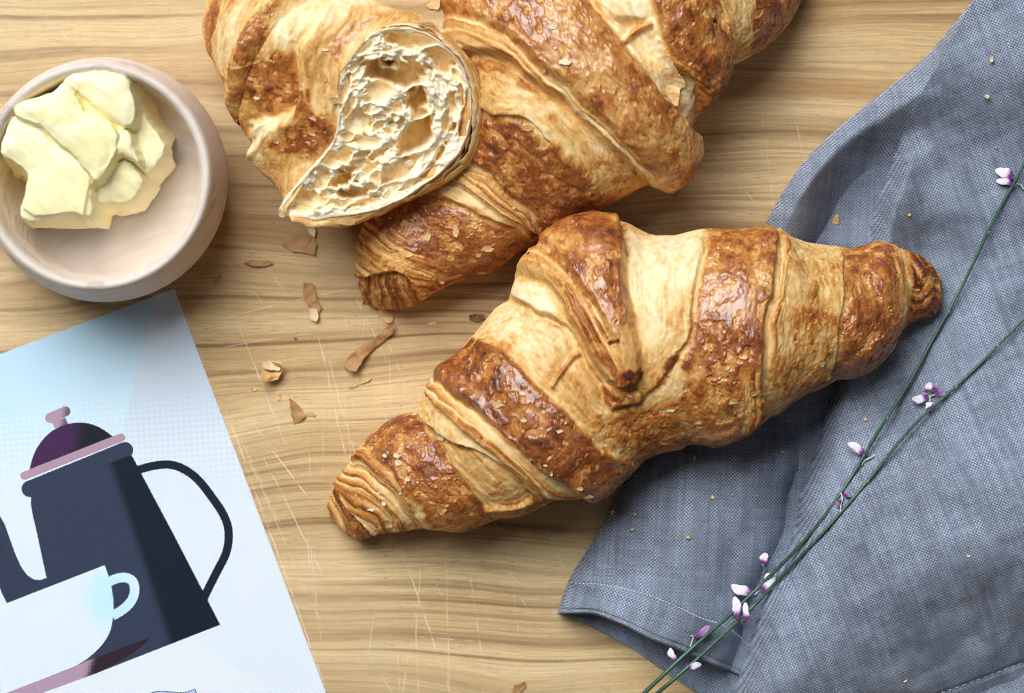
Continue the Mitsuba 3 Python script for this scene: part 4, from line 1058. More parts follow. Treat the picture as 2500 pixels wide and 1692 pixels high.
# ---- the torn half
CUT = [(885, 107), (854, 145), (831, 183), (824, 229), (829, 275), (824, 313), (816, 343), (793, 381), (763, 412), (727, 455), (700, 488), (683, 509), (694, 527), (732, 530), (774, 538), (805, 531), (862, 524), (920, 512), (984, 485),
       (1022, 460), (1068, 428), (1091, 405), (1120, 375), (1140, 330), (1150, 278), (1148, 222), (1133, 176), (1110, 140), (1080, 110), (1042, 84), (1000, 70), (948, 72), (908, 86)]
HC = np.array([925.0, 300.0]); GD = np.array([0.25, -0.97]); GD = GD / np.hypot(*GD)      # downhill direction of the torn face (plan, y up)
ZC, SLOPE = 41.0, 0.44


def face_z(xy):
    c = PM(HC, ZC)
    return ZC - SLOPE * ((xy - c) @ GD)


def on_face(px):
    px = np.atleast_2d(np.asarray(px, float)); z = np.full(len(px), ZC)
    for _ in range(4):
        xy = np.stack([PM(p, zz) for p, zz in zip(px, z)]); z = face_z(xy)
    return np.column_stack([xy, z])


fn = np.array([SLOPE * GD[0], SLOPE * GD[1], 1.0]); fn /= np.linalg.norm(fn)
nphi, ns = 420, 330
cutp = spline(CUT, 400, True)
c3 = on_face(cutp)
cen = c3.mean(0)
E0 = np.array([(678, 512), (664, 462), (640, 395), (622, 340), (592, 300), (570, 250), (545, 185), (516, 135), (502, 85)], float)
E1 = np.array([(1092, 100), (1040, 70), (970, 36), (900, 5), (830, -35), (750, -75), (670, -95), (590, -85), (520, 15)], float)
tt = np.linspace(0, 1, len(E0)); ts = np.linspace(0, 1, ns)
e0, e1 = PchipInterpolator(tt, E0)(ts), PchipInterpolator(tt, E1)(ts)
# ring angles: 0 along the lateral axis, growing through the uphill side of the face
lat1 = PM(E1[0], ZC) - PM(E0[0], ZC); lat1 /= np.linalg.norm(lat1)
upv = np.array([-GD[0], -GD[1], SLOPE]); upv /= np.linalg.norm(upv)
rel = c3 - cen
la, ua = rel[:, :2] @ lat1, rel @ upv
ua = ua - la * float(lat1 @ upv[:2])
pa = np.arctan2(ua / 23.0, la / 27.0); rr = np.hypot(ua / 23.0, la / 27.0)
o = np.argsort(pa); pa, rr = pa[o], rr[o]
phis = np.r_[np.linspace(-0.25, math.pi + 0.35, 340), np.linspace(math.pi + 0.35, 2 * math.pi - 0.25, 82)[1:-1]]
nphi = len(phis)
rad1 = np.interp((phis + math.pi) % (2 * math.pi) - math.pi, np.r_[pa - 2 * math.pi, pa, pa + 2 * math.pi], np.tile(rr, 3))
rings = []
for i, t in enumerate(ts):
    k = sst(0.0, 0.30, t)
    A, B = e0[i], e1[i]
    zmid = lerp(cen[2], 22.0, sst(0, 0.42, t)); zmid = lerp(zmid, 12.0, sst(0.6, 1.0, t))
    a3, b3 = PM(A, zmid), PM(B, zmid)
    c = (a3 + b3) / 2; hl = np.linalg.norm(b3 - a3) / 2
    if t < 0.3:
        c = lerp(cen[:2], c, sst(0, 0.3, t))
    lt = (b3 - a3) / max(np.linalg.norm(b3 - a3), 1e-6)
    lt = lerp(lat1, lt, sst(0, 0.2, t)); lt /= np.linalg.norm(lt)
    steep = lerp(SLOPE, 3.0, sst(0.12, 0.65, t))
    g2 = np.array([lt[1], -lt[0]]); g2 = g2 if g2 @ GD > 0 else -g2
    g2 = lerp(GD, g2, sst(0, 0.3, t)); g2 /= np.linalg.norm(g2)
    uv3 = np.array([-g2[0], -g2[1], steep]); uv3 /= np.linalg.norm(uv3)
    bh = lerp(23.0, 21.0, sst(0, 0.3, t)) * np.sqrt(np.clip(1 - sst(0.45, 1.05, t) ** 1.3, 0.02, 1))
    rad = lerp(rad1, 1.0, sst(0, 0.22, t))
    x = np.cos(phis) * rad * lerp(27.0, hl, sst(0, 0.12, t)); y = np.sin(phis) * rad * bh
    p = np.column_stack([c[0] + x * lt[0] + y * uv3[0], c[1] + x * lt[1] + y * uv3[1], zmid + y * uv3[2]])
    p[:, 2] -= 9.0 * sst(0.0, 0.22, t) * sst(0.5, 0.15, t) * np.clip(-np.cos(phis), 0, 1)
    rings.append(p)
HV = np.array(rings)
HV[0] = np.column_stack([np.interp((phis + math.pi) % (2 * math.pi) - math.pi, np.r_[pa - 2 * math.pi, pa, pa + 2 * math.pi], np.tile(c3[o, j], 3)) for j in range(3)])
for i in range(1, 40):                                       # ease the torn rim into the body
    HV[i] = lerp(HV[0] + (HV[40] - HV[0]) * (i / 40.0), HV[i], sst(0, 40, i))
HV = HV[::-1]                                                # from the tip to the torn face
half = {
    'tone': 0.35,
    'steps': [
        {'line': [(560, -60), (548, 30), (535, 90), (520, 150), (530, 190)], 'side': 1, 'h': 1.4, 'w': 0.9, 'decay': 7, 'z': 22, 'layer': 1},
        {'line': [(690, -60), (650, 10), (610, 60), (585, 110), (560, 170), (555, 230)], 'side': 1, 'h': 1.5, 'w': 1.2, 'decay': 8, 'z': 32, 'layer': 2},
        {'line': [(830, -30), (790, 30), (752, 80), (735, 130), (730, 190), (728, 240), (715, 268), (670, 288), (615, 345)], 'side': 1, 'h': 3.4, 'w': 1.6, 'decay': 14, 'z': 40, 'layer': 3},
    ],
    'plates': [
        {'poly': [(700, 60), (725, 70), (742, 110), (738, 200), (735, 255), (700, 285), (640, 300), (600, 330), (600, 300), (660, 270), (705, 240), (712, 150)], 'h': -3.0, 'w': 3.5, 'z': 36},
        {'poly': [(628, 300), (660, 290), (690, 292), (680, 315), (650, 345), (635, 375), (622, 360), (620, 325)], 'h': 1.8, 'w': 1.2, 'z': 26},
    ],
    'zones': [
        {'poly': [(490, 60), (540, -20), (570, 0), (545, 60), (535, 130), (525, 180), (500, 120)], 't': 0.60, 'z': 20, 'soft': 1.2, 'blister': 0.25},
        {'poly': [(545, 60), (600, 20), (620, 40), (590, 100), (565, 160), (550, 200), (535, 140)], 't': 0.24, 'kind': 'pale', 'z': 28, 'soft': 1.0},
        {'poly': [(590, 95), (625, 60), (650, 40), (680, 0), (700, 10), (660, 80), (630, 150), (625, 210), (600, 215), (570, 215), (560, 175)], 't': 0.62, 'z': 32, 'soft': 1.2, 'blister': 0.25},
        {'poly': [(640, 150), (680, 130), (720, 140), (735, 200), (735, 250), (700, 275), (640, 285), (600, 260), (570, 235), (560, 195), (610, 190)], 't': 0.66, 'z': 32, 'soft': 1.5, 'blister': 0.3, 'ragged': 2.4},
        {'poly': [(575, 240), (620, 250), (660, 262), (640, 290), (610, 330), (590, 300)], 't': 0.45, 'z': 22, 'soft': 1.5, 'kind': 'pale'},
        {'poly': [(650, 60), (700, 20), (800, -20), (900, 0), (960, 20), (880, 40), (800, 70), (745, 110), (720, 130), (680, 110)], 't': 0.10, 'kind': 'pale', 'z': 40, 'soft': 2.0},
        {'poly': [(760, 110), (790, 70), (850, 40), (905, 20), (940, 25), (900, 50), (840, 80), (800, 120), (785, 190), (765, 240), (745, 200)], 't': 0.44, 'kind': 'lam', 'z': 44, 'soft': 1.0, 'mix': 0.9},
        {'poly': [(800, 110), (850, 70), (910, 40), (960, 40), (900, 70), (850, 110), (830, 150), (805, 140)], 't': 0.50, 'z': 46, 'soft': 1.2, 'blister': 0.1, 'g': 0.7},
        {'poly': [(745, 200), (770, 250), (780, 280), (815, 290), (818, 340), (790, 380), (770, 400), (735, 370), (690, 360), (660, 350), (690, 310), (735, 275)], 't': 0.66, 'z': 38, 'soft': 1.6, 'blister': 0.2, 'ragged': 2.2},
        {'poly': [(640, 380), (690, 370), (740, 390), (760, 415), (720, 460), (690, 495), (668, 500), (655, 450)], 't': 0.42, 'z': 30, 'soft': 2.0, 'blister': 0.15},
        {'poly': [(620, 300), (660, 290), (695, 295), (665, 330), (640, 365), (622, 380)], 't': 0.16, 'kind': 'pale', 'z': 26, 'soft': 0.8},
    ],
}
Vh, uvh, lh = dress(HV, half, 500)
# near the tear the crust ends exactly at the face
for i in range(36):
    Vh[-1 - i] = lerp(HV[-1 - i], Vh[-1 - i], sst(0, 36, i))
name = 'croissant_half'
bake(name, Vh, uvh, lh, {0: ('dough_roll', 'small browned tip end of the torn half'), 1: ('dough_wrap', 'pale wrap near the tip of the torn half'), 2: ('dough_wrap', 'brown streaked wrap with a pale patch'), 3: ('dough_wrap', 'outer wrap folded around the torn opening')})
labels[name] = {'label': 'torn half croissant showing its open honeycomb crumb', 'category': 'croissant'}
half_at = top_lookup(Vh)

# the torn crumb: air pockets between thin membranes
step = 1.45
X, Yp = np.meshgrid(np.arange(665, 1165, step), np.arange(40, 548, step), indexing='ij')
GP = np.stack([X.ravel(), Yp.ravel()], -1)
wx = 15 * (f2(GP[:, 0] * 0.018, GP[:, 1] * 0.018, 3, 71) - 0.5) + 7 * (f2(GP[:, 0] * 0.09, GP[:, 1] * 0.09, 3, 73) - 0.5)
wy = 15 * (f2(GP[:, 0] * 0.018, GP[:, 1] * 0.018, 3, 72) - 0.5) + 7 * (f2(GP[:, 0] * 0.09, GP[:, 1] * 0.09, 3, 74) - 0.5)
WP = GP + np.stack([wx, wy], -1)
POCKETS = [(1002, 102, 58, 15, 12, 9), (1075, 148, 46, 19, 45, 10), (975, 182, 62, 29, 8, 15), (922, 222, 36, 20, -25, 7), (1020, 255, 40, 24, 80, 14), (1012, 340, 58, 25, -58, 15), (980, 412, 55, 24, -48, 7), (873, 300, 28, 21, 15, 6),
           (887, 348, 32, 11, 10, 5), (832, 383, 30, 15, -20, 7), (866, 408, 40, 13, -25, 7), (838, 442, 36, 15, -28, 11), (895, 418, 36, 12, -35, 7), (787, 440, 16, 25, 10, 6), (765, 484, 34, 12, 18, 7), (735, 503, 24, 9, 10, 5),
           (866, 474, 36, 13, -12, 11), (915, 445, 16, 21, 20, 6), (950, 468, 40, 15, -35, 4), (843, 215, 60, 7, -72, 5), (858, 250, 46, 7, -75, 5), (870, 160, 34, 7, -45, 4), (1108, 262, 34, 9, 82, 6), (1090, 295, 26, 8, 100, 6),
           (1097, 338, 40, 8, 112, 6), (1125, 225, 36, 6, 80, 6), (1072, 380, 44, 8, 128, 5), (1136, 285, 42, 7, 97, 8), (1115, 190, 26, 8, 62, 6), (940, 284, 11, 8, 0, 4), (957, 300, 10, 7, 40, 5), (932, 306, 9, 7, 0, 4), (946, 321, 11, 7, 30, 5),
           (916, 314, 9, 6, 0, 4), (963, 284, 9, 6, 60, 4), (919, 288, 9, 7, 0, 4), (952, 268, 12, 6, -20, 3), (975, 300, 8, 12, 10, 4), (905, 268, 16, 10, -30, 4), (968, 262, 18, 8, -20, 5), (800, 470, 22, 10, -10, 5), (825, 500, 40, 8, -6, 5), (900, 498, 45, 7, -14, 5),
           (1000, 455, 34, 7, -32, 4), (1045, 420, 30, 6, -42, 5), (940, 75, 36, 5, -8, 3), (1040, 80, 30, 6, 30, 4), (1100, 118, 28, 6, 48, 5), (900, 110, 22, 6, -40, 3), (880, 380, 22, 8, -10, 5), (920, 380, 28, 9, -25, 6), (960, 355, 14, 8, -40, 5), (850, 335, 14, 8, 20, 4)]
rng = np.random.default_rng(5)
BIG = list(POCKETS)
for _ in range(520):                                          # the many small bubbles between the large ones follow the spiral
    a = rng.uniform(0, 2 * math.pi); r = math.sqrt(rng.uniform(0.0, 1.0))
    x, y = 935 + 215 * r * math.cos(a) - 60 * max(0, -math.cos(a)) * r, 300 + 235 * r * math.sin(a)
    tang = math.degrees(math.atan2(235 * math.cos(a), -215 * math.sin(a)))
    L = rng.uniform(7, 22)
    hit = False
    for (cx, cy, a_, b_, an, dd) in BIG:
        c, s = math.cos(math.radians(an)), math.sin(math.radians(an))
        u, v = ((x - cx) * c + (y - cy) * s) / a_, (-(x - cx) * s + (y - cy) * c) / b_
        hit = hit or math.hypot(u, v) < 1.12
    if not hit:
        POCKETS.append((x, y, L, L * rng.uniform(0.16, 0.36), tang + rng.uniform(-20, 20), rng.uniform(1.0, 3.0)))
first, second, own, tl = (np.full(len(GP), 9.0), np.full(len(GP), 9.0), np.zeros(len(GP)), np.zeros(len(GP)))
tree = cKDTree(WP)
for j, (cx, cy, a, b, an, dd) in enumerate(POCKETS):          # every point belongs to its nearest pocket; walls stand where two meet
    idx = np.array(tree.query_ball_point((cx, cy), 2.6 * max(a, b) + 6), int)
    if not len(idx):
        continue
    q = WP[idx] - (cx, cy); c, s = math.cos(math.radians(an)), math.sin(math.radians(an))
    u, v = (q[:, 0] * c + q[:, 1] * s) / a, (-q[:, 0] * s + q[:, 1] * c) / b
    rr = np.hypot(u, v)
    f0, s0 = first[idx], second[idx]
    near = rr < f0
    second[idx] = np.where(near, f0, np.minimum(s0, rr)); first[idx] = np.where(near, rr, f0)
    own[idx] = np.where(near, dd, own[idx]); tl[idx] = np.where(near, np.clip(u, -1.2, 1.2) * (1 if j % 2 else -1), tl[idx])
gap = np.clip(second - first, 0, 3) * (0.75 + 0.5 * n2(GP[:, 0] * 0.02, GP[:, 1] * 0.02, 81))
open_ = sst(0.05, 0.30, gap) * sst(1.7, 0.9, first)
dep = own * (0.40 + 0.030 * own) * open_ ** 0.7 * (1 + 0.30 * tl)
dep = dep * lerp(1.0, 0.25, sst(0.60, 0.72, f2(GP[:, 0] * 0.03, GP[:, 1] * 0.03, 2, 82)))
inside = poly_sdf(GP, np.array(CUT, float))
rough = f2(GP[:, 0] * 0.16, GP[:, 1] * 0.16, 4, 76) - 0.5
rimz = 2.2 * (f2(GP[:, 0] * 0.035, GP[:, 1] * 0.035, 3, 77) - 0.5) * 2
wall = np.exp(-dep / 0.7)
crease = f2((GP[:, 0] + GP[:, 1]) * 0.05, (GP[:, 0] - GP[:, 1]) * 0.02, 3, 80) - 0.5
H = -dep + rimz * sst(0, 30, inside) + 0.7 * rough * (0.04 + 0.96 * wall) + 0.30 * wall * (n2(GP[:, 0] * 0.5, GP[:, 1] * 0.5, 78) - 0.5) + 0.25 * crease
H = H * sst(0, 7, inside) + 0.35 * sst(9, 2, inside) * (f2(GP[:, 0] * 0.3, GP[:, 1] * 0.3, 2, 79) - 0.2)
z = np.full(len(GP), ZC)
for _ in range(5):
    s = 1 - z / (CAM_H * 1000)
    xy = np.stack([(GP[:, 0] - 1250) * 0.1 * s, (846 - GP[:, 1]) * 0.1 * s], -1)
    z = face_z(xy)
# the deep pockets open along the loaf, not straight into the face, so the sight line stays inside the bread
pv = fn + np.array([0, 0, 1.6]); pv /= np.linalg.norm(pv)
from scipy.ndimage import gaussian_filter
H = lerp(gaussian_filter(H.reshape(X.shape), 1.3).ravel(), H, 0.25)
H = H - 0.16 * np.clip(-inside, 0, 10)
P3 = np.column_stack([xy, z]) + pv * H[:, None]
keep = inside > np.where((GP[:, 1] - 107) * (676 - 885) - (GP[:, 0] - 885) * (518 - 107) > 0, -1.0, -7.0)
F = grid_faces(*X.shape); F = F[keep[F].all(1)]
rimtone = np.clip(sst(6, 1, inside + 8 * rough) * 0.30, 0, 1)
vv, ff, uu = compact(P3, F, np.column_stack([rimtone, np.clip(open_ * sst(0.4, 2.0, dep), 0, 1)]))
k = put(name + '__crumb', vv, ff, 'crumb', uv=uu)
labels[k] = {'label': 'pale open crumb with air pockets between thin membranes'}

# thin golden crust sheets shingled along the torn rim
rim = spline([(930, 66), (1000, 60), (1048, 76), (1088, 104), (1118, 136), (1140, 174), (1154, 222), (1157, 278), (1148, 332), (1128, 380), (1098, 412), (1060, 444), (1000, 482), (930, 514), (860, 530), (800, 537), (740, 534), (690, 528)], 300)
for j, (i0, i1, o0, wd, dz) in enumerate([(0, 170, 0, 15, 0.2), (20, 200, 9, 14, -0.9), (45, 190, 17, 13, -2.0), (150, 299, 0, 11, 0.0), (185, 290, 7, 10, -1.2)]):
    p = rim[i0:i1].copy()
    t = np.gradient(p, axis=0); t /= np.linalg.norm(t, axis=1, keepdims=True); nn = np.stack([t[:, 1], -t[:, 0]], -1)
    s = np.linspace(0, 1, len(p)); fade = np.sin(s * math.pi) ** 0.35
    rag = 15 * (f2(s * len(p) * 0.11 + j * 31, 0.0, 4, 90) - 0.5)
    fade = fade * (0.45 + 0.55 * sst(0.30, 0.50, n2(s * len(p) * 0.05 + j * 13, 0.0, 93)))
    rows = []
    for q in np.linspace(0, 1, 6):
        off = o0 * fade + rag * (1 - q) + wd * q * fade - 3
        zq = dz + 0.5 * (n2(s * len(p) * 0.06 + j * 9, q * 0.8, 91) - 0.4) - 1.1 * q ** 1.5 - 1.5 * (1 - fade)
        rows.append(on_face(p + nn * off[:, None]) + np.array([0, 0, 1.0]) * zq[:, None])
    V = np.stack(rows, 1)
    q = np.linspace(0, 1, 6)
    tone = np.clip(0.10 + 0.36 * q[None] + 0.30 * (f2(s[:, None] * len(p) * 0.12 + j * 5, q[None] * 2.0, 3, 92) - 0.5), 0, 0.8)
    under = V - np.array([0, 0, 0.22])
    F1 = grid_faces(len(p), 6); n0 = len(p) * 6
    k = put(name + '__crust_sheet', np.vstack([V.reshape(-1, 3), under.reshape(-1, 3)]), np.vstack([F1, F1[:, ::-1] + n0]), 'crust', uv=np.tile(np.stack([tone.ravel(), np.full(tone.size, 0.25)], -1), (2, 1)))

# ---------------------------------------------------------------- flakes, crumbs, flowering stems
principled('flake_brown', [0.43, 0.235, 0.095], 0.6, 0.3)
principled('flake_gold', [0.62, 0.40, 0.16], 0.5, 0.45)
principled('flake_pale', [0.75, 0.59, 0.37], 0.55, 0.4)
principled('flake_dark', [0.20, 0.085, 0.03], 0.5, 0.45)


def flake_mesh(pts_px, z, seed, curl=0.6, thick=0.14, tilt=(0, 0)):
    """a thin curled piece of crust with a ragged outline"""
    pg = Polygon(PM(np.array(pts_px, float), z)).buffer(0)
    rng = np.random.default_rng(seed)
    x0, y0, x1, y1 = pg.bounds
    st = max(math.sqrt(pg.area) / 14.0, 0.10)
    gx, gy = np.meshgrid(np.arange(x0 - st, x1 + 2 * st, st), np.arange(y0 - st, y1 + 2 * st, st), indexing='ij')
    g = np.stack([gx.ravel(), gy.ravel()], -1)
    ring = np.array(pg.exterior.coords)[:-1]
    w = g + 0.5 * st * 2 * np.stack([n2(g[:, 0] / st * 0.5, g[:, 1] / st * 0.5, seed), n2(g[:, 0] / st * 0.5, g[:, 1] / st * 0.5, seed + 1)], -1) - 0.5 * st
    sd = poly_sdf(w, ring)
    c = g.mean(0); q = (g - c) / max(x1 - x0, y1 - y0)
    a = rng.uniform(0, math.pi); u = q[:, 0] * math.cos(a) + q[:, 1] * math.sin(a)
    hz = curl * 4 * u * u + 0.9 * curl * (n2(g[:, 0] * 0.7, g[:, 1] * 0.7, seed + 2) - 0.5) + 0.15 * (n2(g[:, 0] * 3, g[:, 1] * 3, seed + 3) - 0.5) + tilt[0] * (g[:, 0] - c[0]) + tilt[1] * (g[:, 1] - c[1])
    hz = hz - hz[sd > 0].min() if (sd > 0).any() else hz
    F = grid_faces(*gx.shape); F = F[(sd[F] > 0).any(1)]
    e1 = (poly_sdf(w + (0.02, 0), ring) - sd) / 0.02; e2 = (poly_sdf(w + (0, 0.02), ring) - sd) / 0.02
    g = g - np.where(sd < 0, sd, 0)[:, None] * np.stack([e1, e2], -1)
    top = np.column_stack([g, z + hz + thick]); bot = np.column_stack([g, z + hz])
    v, f, _ = compact(top, tri(F)); vb, fb, _ = compact(bot, tri(F))
    e = np.sort(np.vstack([f[:, [0, 1]], f[:, [1, 2]], f[:, [2, 0]]]), 1)
    d = np.vstack([f[:, [0, 1]], f[:, [1, 2]], f[:, [2, 0]]])
    _, inv, cnt = np.unique(e, axis=0, return_inverse=True, return_counts=True)
    bd = d[cnt[inv.ravel()] == 1]; n = len(v)
    side = np.vstack([np.column_stack([bd[:, 1], bd[:, 0], bd[:, 0] + n]), np.column_stack([bd[:, 1], bd[:, 0] + n, bd[:, 1] + n])])
    return np.vstack([v, vb]), np.vstack([f, fb[:, ::-1] + n, side])


def flake(pts, z, seed, bsdf, label, group=None, key='pastry_flake', **kw):
    v, f = flake_mesh(pts, z, seed, **kw)
    k = put(key, v, f, bsdf, smooth=True)
    labels[k] = {'label': label, 'category': 'flake' if key == 'pastry_flake' else 'crumb'}
    if group:
        labels[k]['group'] = group
    return k


def zz3(x, y):
    return (540 + x / 3, 540 + y / 3)


GB = 'flakes fallen on the board'
flake([zz3(450, 110), zz3(600, 100), zz3(680, 125), zz3(700, 180), zz3(690, 250), zz3(610, 235), zz3(520, 225), zz3(445, 170)], 0.25, 1, 'flake_brown', 'broad flat brown flake right of the bowl, below the torn half', GB, curl=0.5)
flake([zz3(160, 305), zz3(230, 285), zz3(350, 288), zz3(385, 310), zz3(330, 332), zz3(240, 335)], 0.1, 2, 'flake_brown', 'short narrow brown strip right of the bowl rim', GB, curl=0.5, thick=0.5)
flake([(521, 692), (532, 672), (543, 670), (538, 684), (528, 695)], 0.1, 3, 'flake_brown', 'tiny slanted brown sliver just right of the bowl', GB, curl=0.2)
flake([zz3(610, 450), zz3(670, 455), zz3(690, 500), zz3(705, 580), zz3(735, 640), zz3(710, 680), zz3(660, 650), zz3(620, 600), zz3(595, 520)], 0.2, 4, 'flake_brown', 'upright brown flake with a pale lower end on the board', GB, curl=0.9)
flake([zz3(640, 640), zz3(700, 640), zz3(715, 700), zz3(700, 740), zz3(655, 720)], 1.0, 5, 'flake_pale', 'pale scrap joined to the end of the upright brown flake', GB, curl=0.3)
flake([zz3(905, 1060), zz3(920, 1000), zz3(1000, 930), zz3(1080, 880), zz3(1170, 820), zz3(1230, 760), zz3(1275, 750), zz3(1250, 830), zz3(1170, 900), zz3(1090, 960), zz3(1050, 1010), zz3(990, 1100), zz3(940, 1090)], 0.3, 6, 'flake_brown', 'long twisted brown flake shaped like a spoon', GB, curl=1.6, thick=0.5)
flake([zz3(930, 1215), zz3(985, 1180), zz3(1050, 1155), zz3(1105, 1145), zz3(1080, 1175), zz3(1010, 1200), zz3(960, 1225)], 0.15, 7, 'flake_gold', 'thin golden sliver below the long twisted flake', GB, curl=0.6)
flake([zz3(300, 1035), zz3(340, 1022), zz3(440, 1040), zz3(460, 1090), zz3(420, 1160), zz3(340, 1180), zz3(300, 1150)], 0.2, 8, 'flake_gold', 'chunky folded tan flake in the middle of the bare board', GB, curl=2.2, thick=0.9)
flake([zz3(300, 1030), zz3(345, 1020), zz3(440, 1038), zz3(430, 1095), zz3(360, 1090), zz3(305, 1080)], 2.6, 9, 'flake_pale', 'pale top sheet lying on the chunky tan flake', GB, curl=0.4)
flake([zz3(500, 1290), zz3(545, 1330), zz3(600, 1390), zz3(620, 1430), zz3(580, 1470), zz3(530, 1485), zz3(510, 1400)], 0.2, 10, 'flake_brown', 'pointed triangular brown flake on the lower board', GB, curl=0.9)
flake([zz3(615, 1410), zz3(660, 1398), zz3(690, 1415), zz3(685, 1435), zz3(640, 1425)], 0.15, 11, 'flake_gold', 'thin golden tail beside the triangular flake', GB, curl=0.5)
flake([zz3(395, 1260), zz3(430, 1262), zz3(438, 1300), zz3(415, 1320)], 0.1, 12, 'flake_gold', 'small tan scrap above the triangular flake', GB, curl=0.3)
flake([zz3(215, 1222), zz3(250, 1215), zz3(270, 1232), zz3(240, 1248)], 0.1, 13, 'flake_gold', 'tiny golden scrap below the chunky tan flake', GB, curl=0.3)
flake([zz3(1815, 690), zz3(1860, 680), zz3(1925, 682), zz3(1935, 715), zz3(1880, 738), zz3(1820, 725)], 0.2, 14, 'flake_dark', 'dark brown flake in the gap between the two whole croissants', GB, curl=0.7)
flake([zz3(1150, 650), zz3(1270, 660), zz3(1255, 740), zz3(1215, 748), zz3(1150, 700)], 0.2, 15, 'flake_gold', 'tan flake under the left tip of the rear croissant', GB, curl=0.6)
flake([(1248, 1692), (1256, 1672), (1282, 1664), (1286, 1676), (1270, 1690), (1262, 1705)], 0.2, 16, 'flake_brown', 'brown flake at the bottom edge of the picture', GB, curl=0.7)
flake([(1035, 12), (1060, -8), (1078, 10), (1070, 25), (1050, 22)], 0.2, 17, 'flake_gold', 'tan flake at the top edge between half and rear croissant', GB, curl=0.5)
flake([(1644, 480), (1650, 470), (1660, 466), (1656, 476), (1648, 484)], 0.1, 18, 'flake_brown', 'tiny brown scrap right of the long flap', GB, curl=0.3)
flake([(750, 555), (765, 548), (772, 565), (768, 580), (756, 572)], 0.2, 19, 'flake_pale', 'small pale crumb below the torn half', GB, curl=0.6, thick=0.6)
flake([zz3(1510, 745), zz3(1560, 735), zz3(1580, 752), zz3(1530, 768)], 0.1, 20, 'flake_pale', 'thin pale scrap left of the pale part of the front croissant', GB, curl=0.3)
flake([(717, 825), (724, 824), (727, 829), (720, 832)], 0.1, 21, 'flake_dark', 'tiny black speck on the open board', GB, curl=0.1)

GN = 'crumbs on the napkin'
CS = 0.62
CR = [(2420, 145, 9, 16, 'flake_pale', 'pale crumb high on the napkin'), (2409, 236, 11, 9, 'flake_pale', 'pale rounded crumb on the upper napkin, under the highest one'),
      (2431, 361, 6, 5, 'flake_gold', 'tiny golden crumb above the top flower'), (2219, 524, 8, 7, 'flake_gold', 'small golden crumb right of the dark valley of the napkin'),
      (1680, 1311, 11, 8, 'flake_gold', 'yellow crumb in the middle of the lower napkin layer'), (1739, 1214, 11, 9, 'flake_pale', 'pale crumb under the middle of the front croissant'),
      (1496, 1252, 10, 12, 'flake_pale', 'pale crumb by the left folded edge of the napkin'), (1543, 1293, 12, 5, 'flake_pale', 'flat white crumb below the left folded edge'),
      (1550, 1256, 5, 6, 'flake_pale', 'tiny white crumb just above the flat white crumb'), (1647, 1484, 9, 8, 'flake_pale', 'pale crumb on the hem seam'),
      (2111, 1022, 9, 9, 'flake_pale', 'pale crumb between the fold and the left stem'), (2209, 1658, 10, 11, 'flake_pale', 'pale crumb near the sewn corner'),
      (2364, 1356, 9, 6, 'flake_pale', 'small pale crumb at the right of the napkin'), (1788, 1207, 5, 4, 'flake_pale', 'tiny crumb right of the pale one under the croissant'),
      (1909, 1103, 8, 6, 'flake_gold', 'small crumb left of the fold, close to the croissant'), (1695, 1119, 6, 13, 'flake_gold', 'thin golden crumb against the underside of the croissant')]
for i, (x, y, a, b, mt, lab) in enumerate(CR):
    z = float(cloth_z(x, y)) + 0.1
    a, b = a * CS, b * CS
    pts = [(x + a * math.cos(t) * random.uniform(0.7, 1.15), y + b * math.sin(t) * random.uniform(0.7, 1.15)) for t in np.linspace(0, 2 * math.pi, 8)[:-1]]
    flake(pts, z, 200 + i, mt, lab, GN, key='crumb', curl=0.35, thick=0.45)
z = float(cloth_z(2036, 534)) + 0.1
flake([(2030, 545), (2036, 528), (2046, 520), (2048, 535), (2046, 548), (2036, 548)], z, 230, 'flake_gold', 'curved golden flake on the dark part of the napkin', GN, key='crumb', curl=0.6)


def skin_flakes(host, at, items, seed):
    for i, (x, y, a, b, mt) in enumerate(items):
        p, n = at(x, y)
        rng = np.random.default_rng(seed + i)
        k = rng.integers(6, 10); a, b = 0.78 * a, 0.78 * b
        pts = [(x + a * math.cos(t) * rng.uniform(0.55, 1.15), y + b * math.sin(t) * rng.uniform(0.55, 1.15)) for t in np.linspace(0, 2 * math.pi, k + 1)[:-1]]
        n = n / np.linalg.norm(n); nzz = max(n[2], 0.5)
        v, f = flake_mesh(pts, p[2] + 0.22, seed + i, curl=0.3, thick=0.07, tilt=(-n[0] / nzz, -n[1] / nzz))
        c = v.mean(0); v = v + np.array([p[0] - c[0], p[1] - c[1], p[2] + 0.25 - c[2]])
        put(f'{host}__flake', v, f, mt)


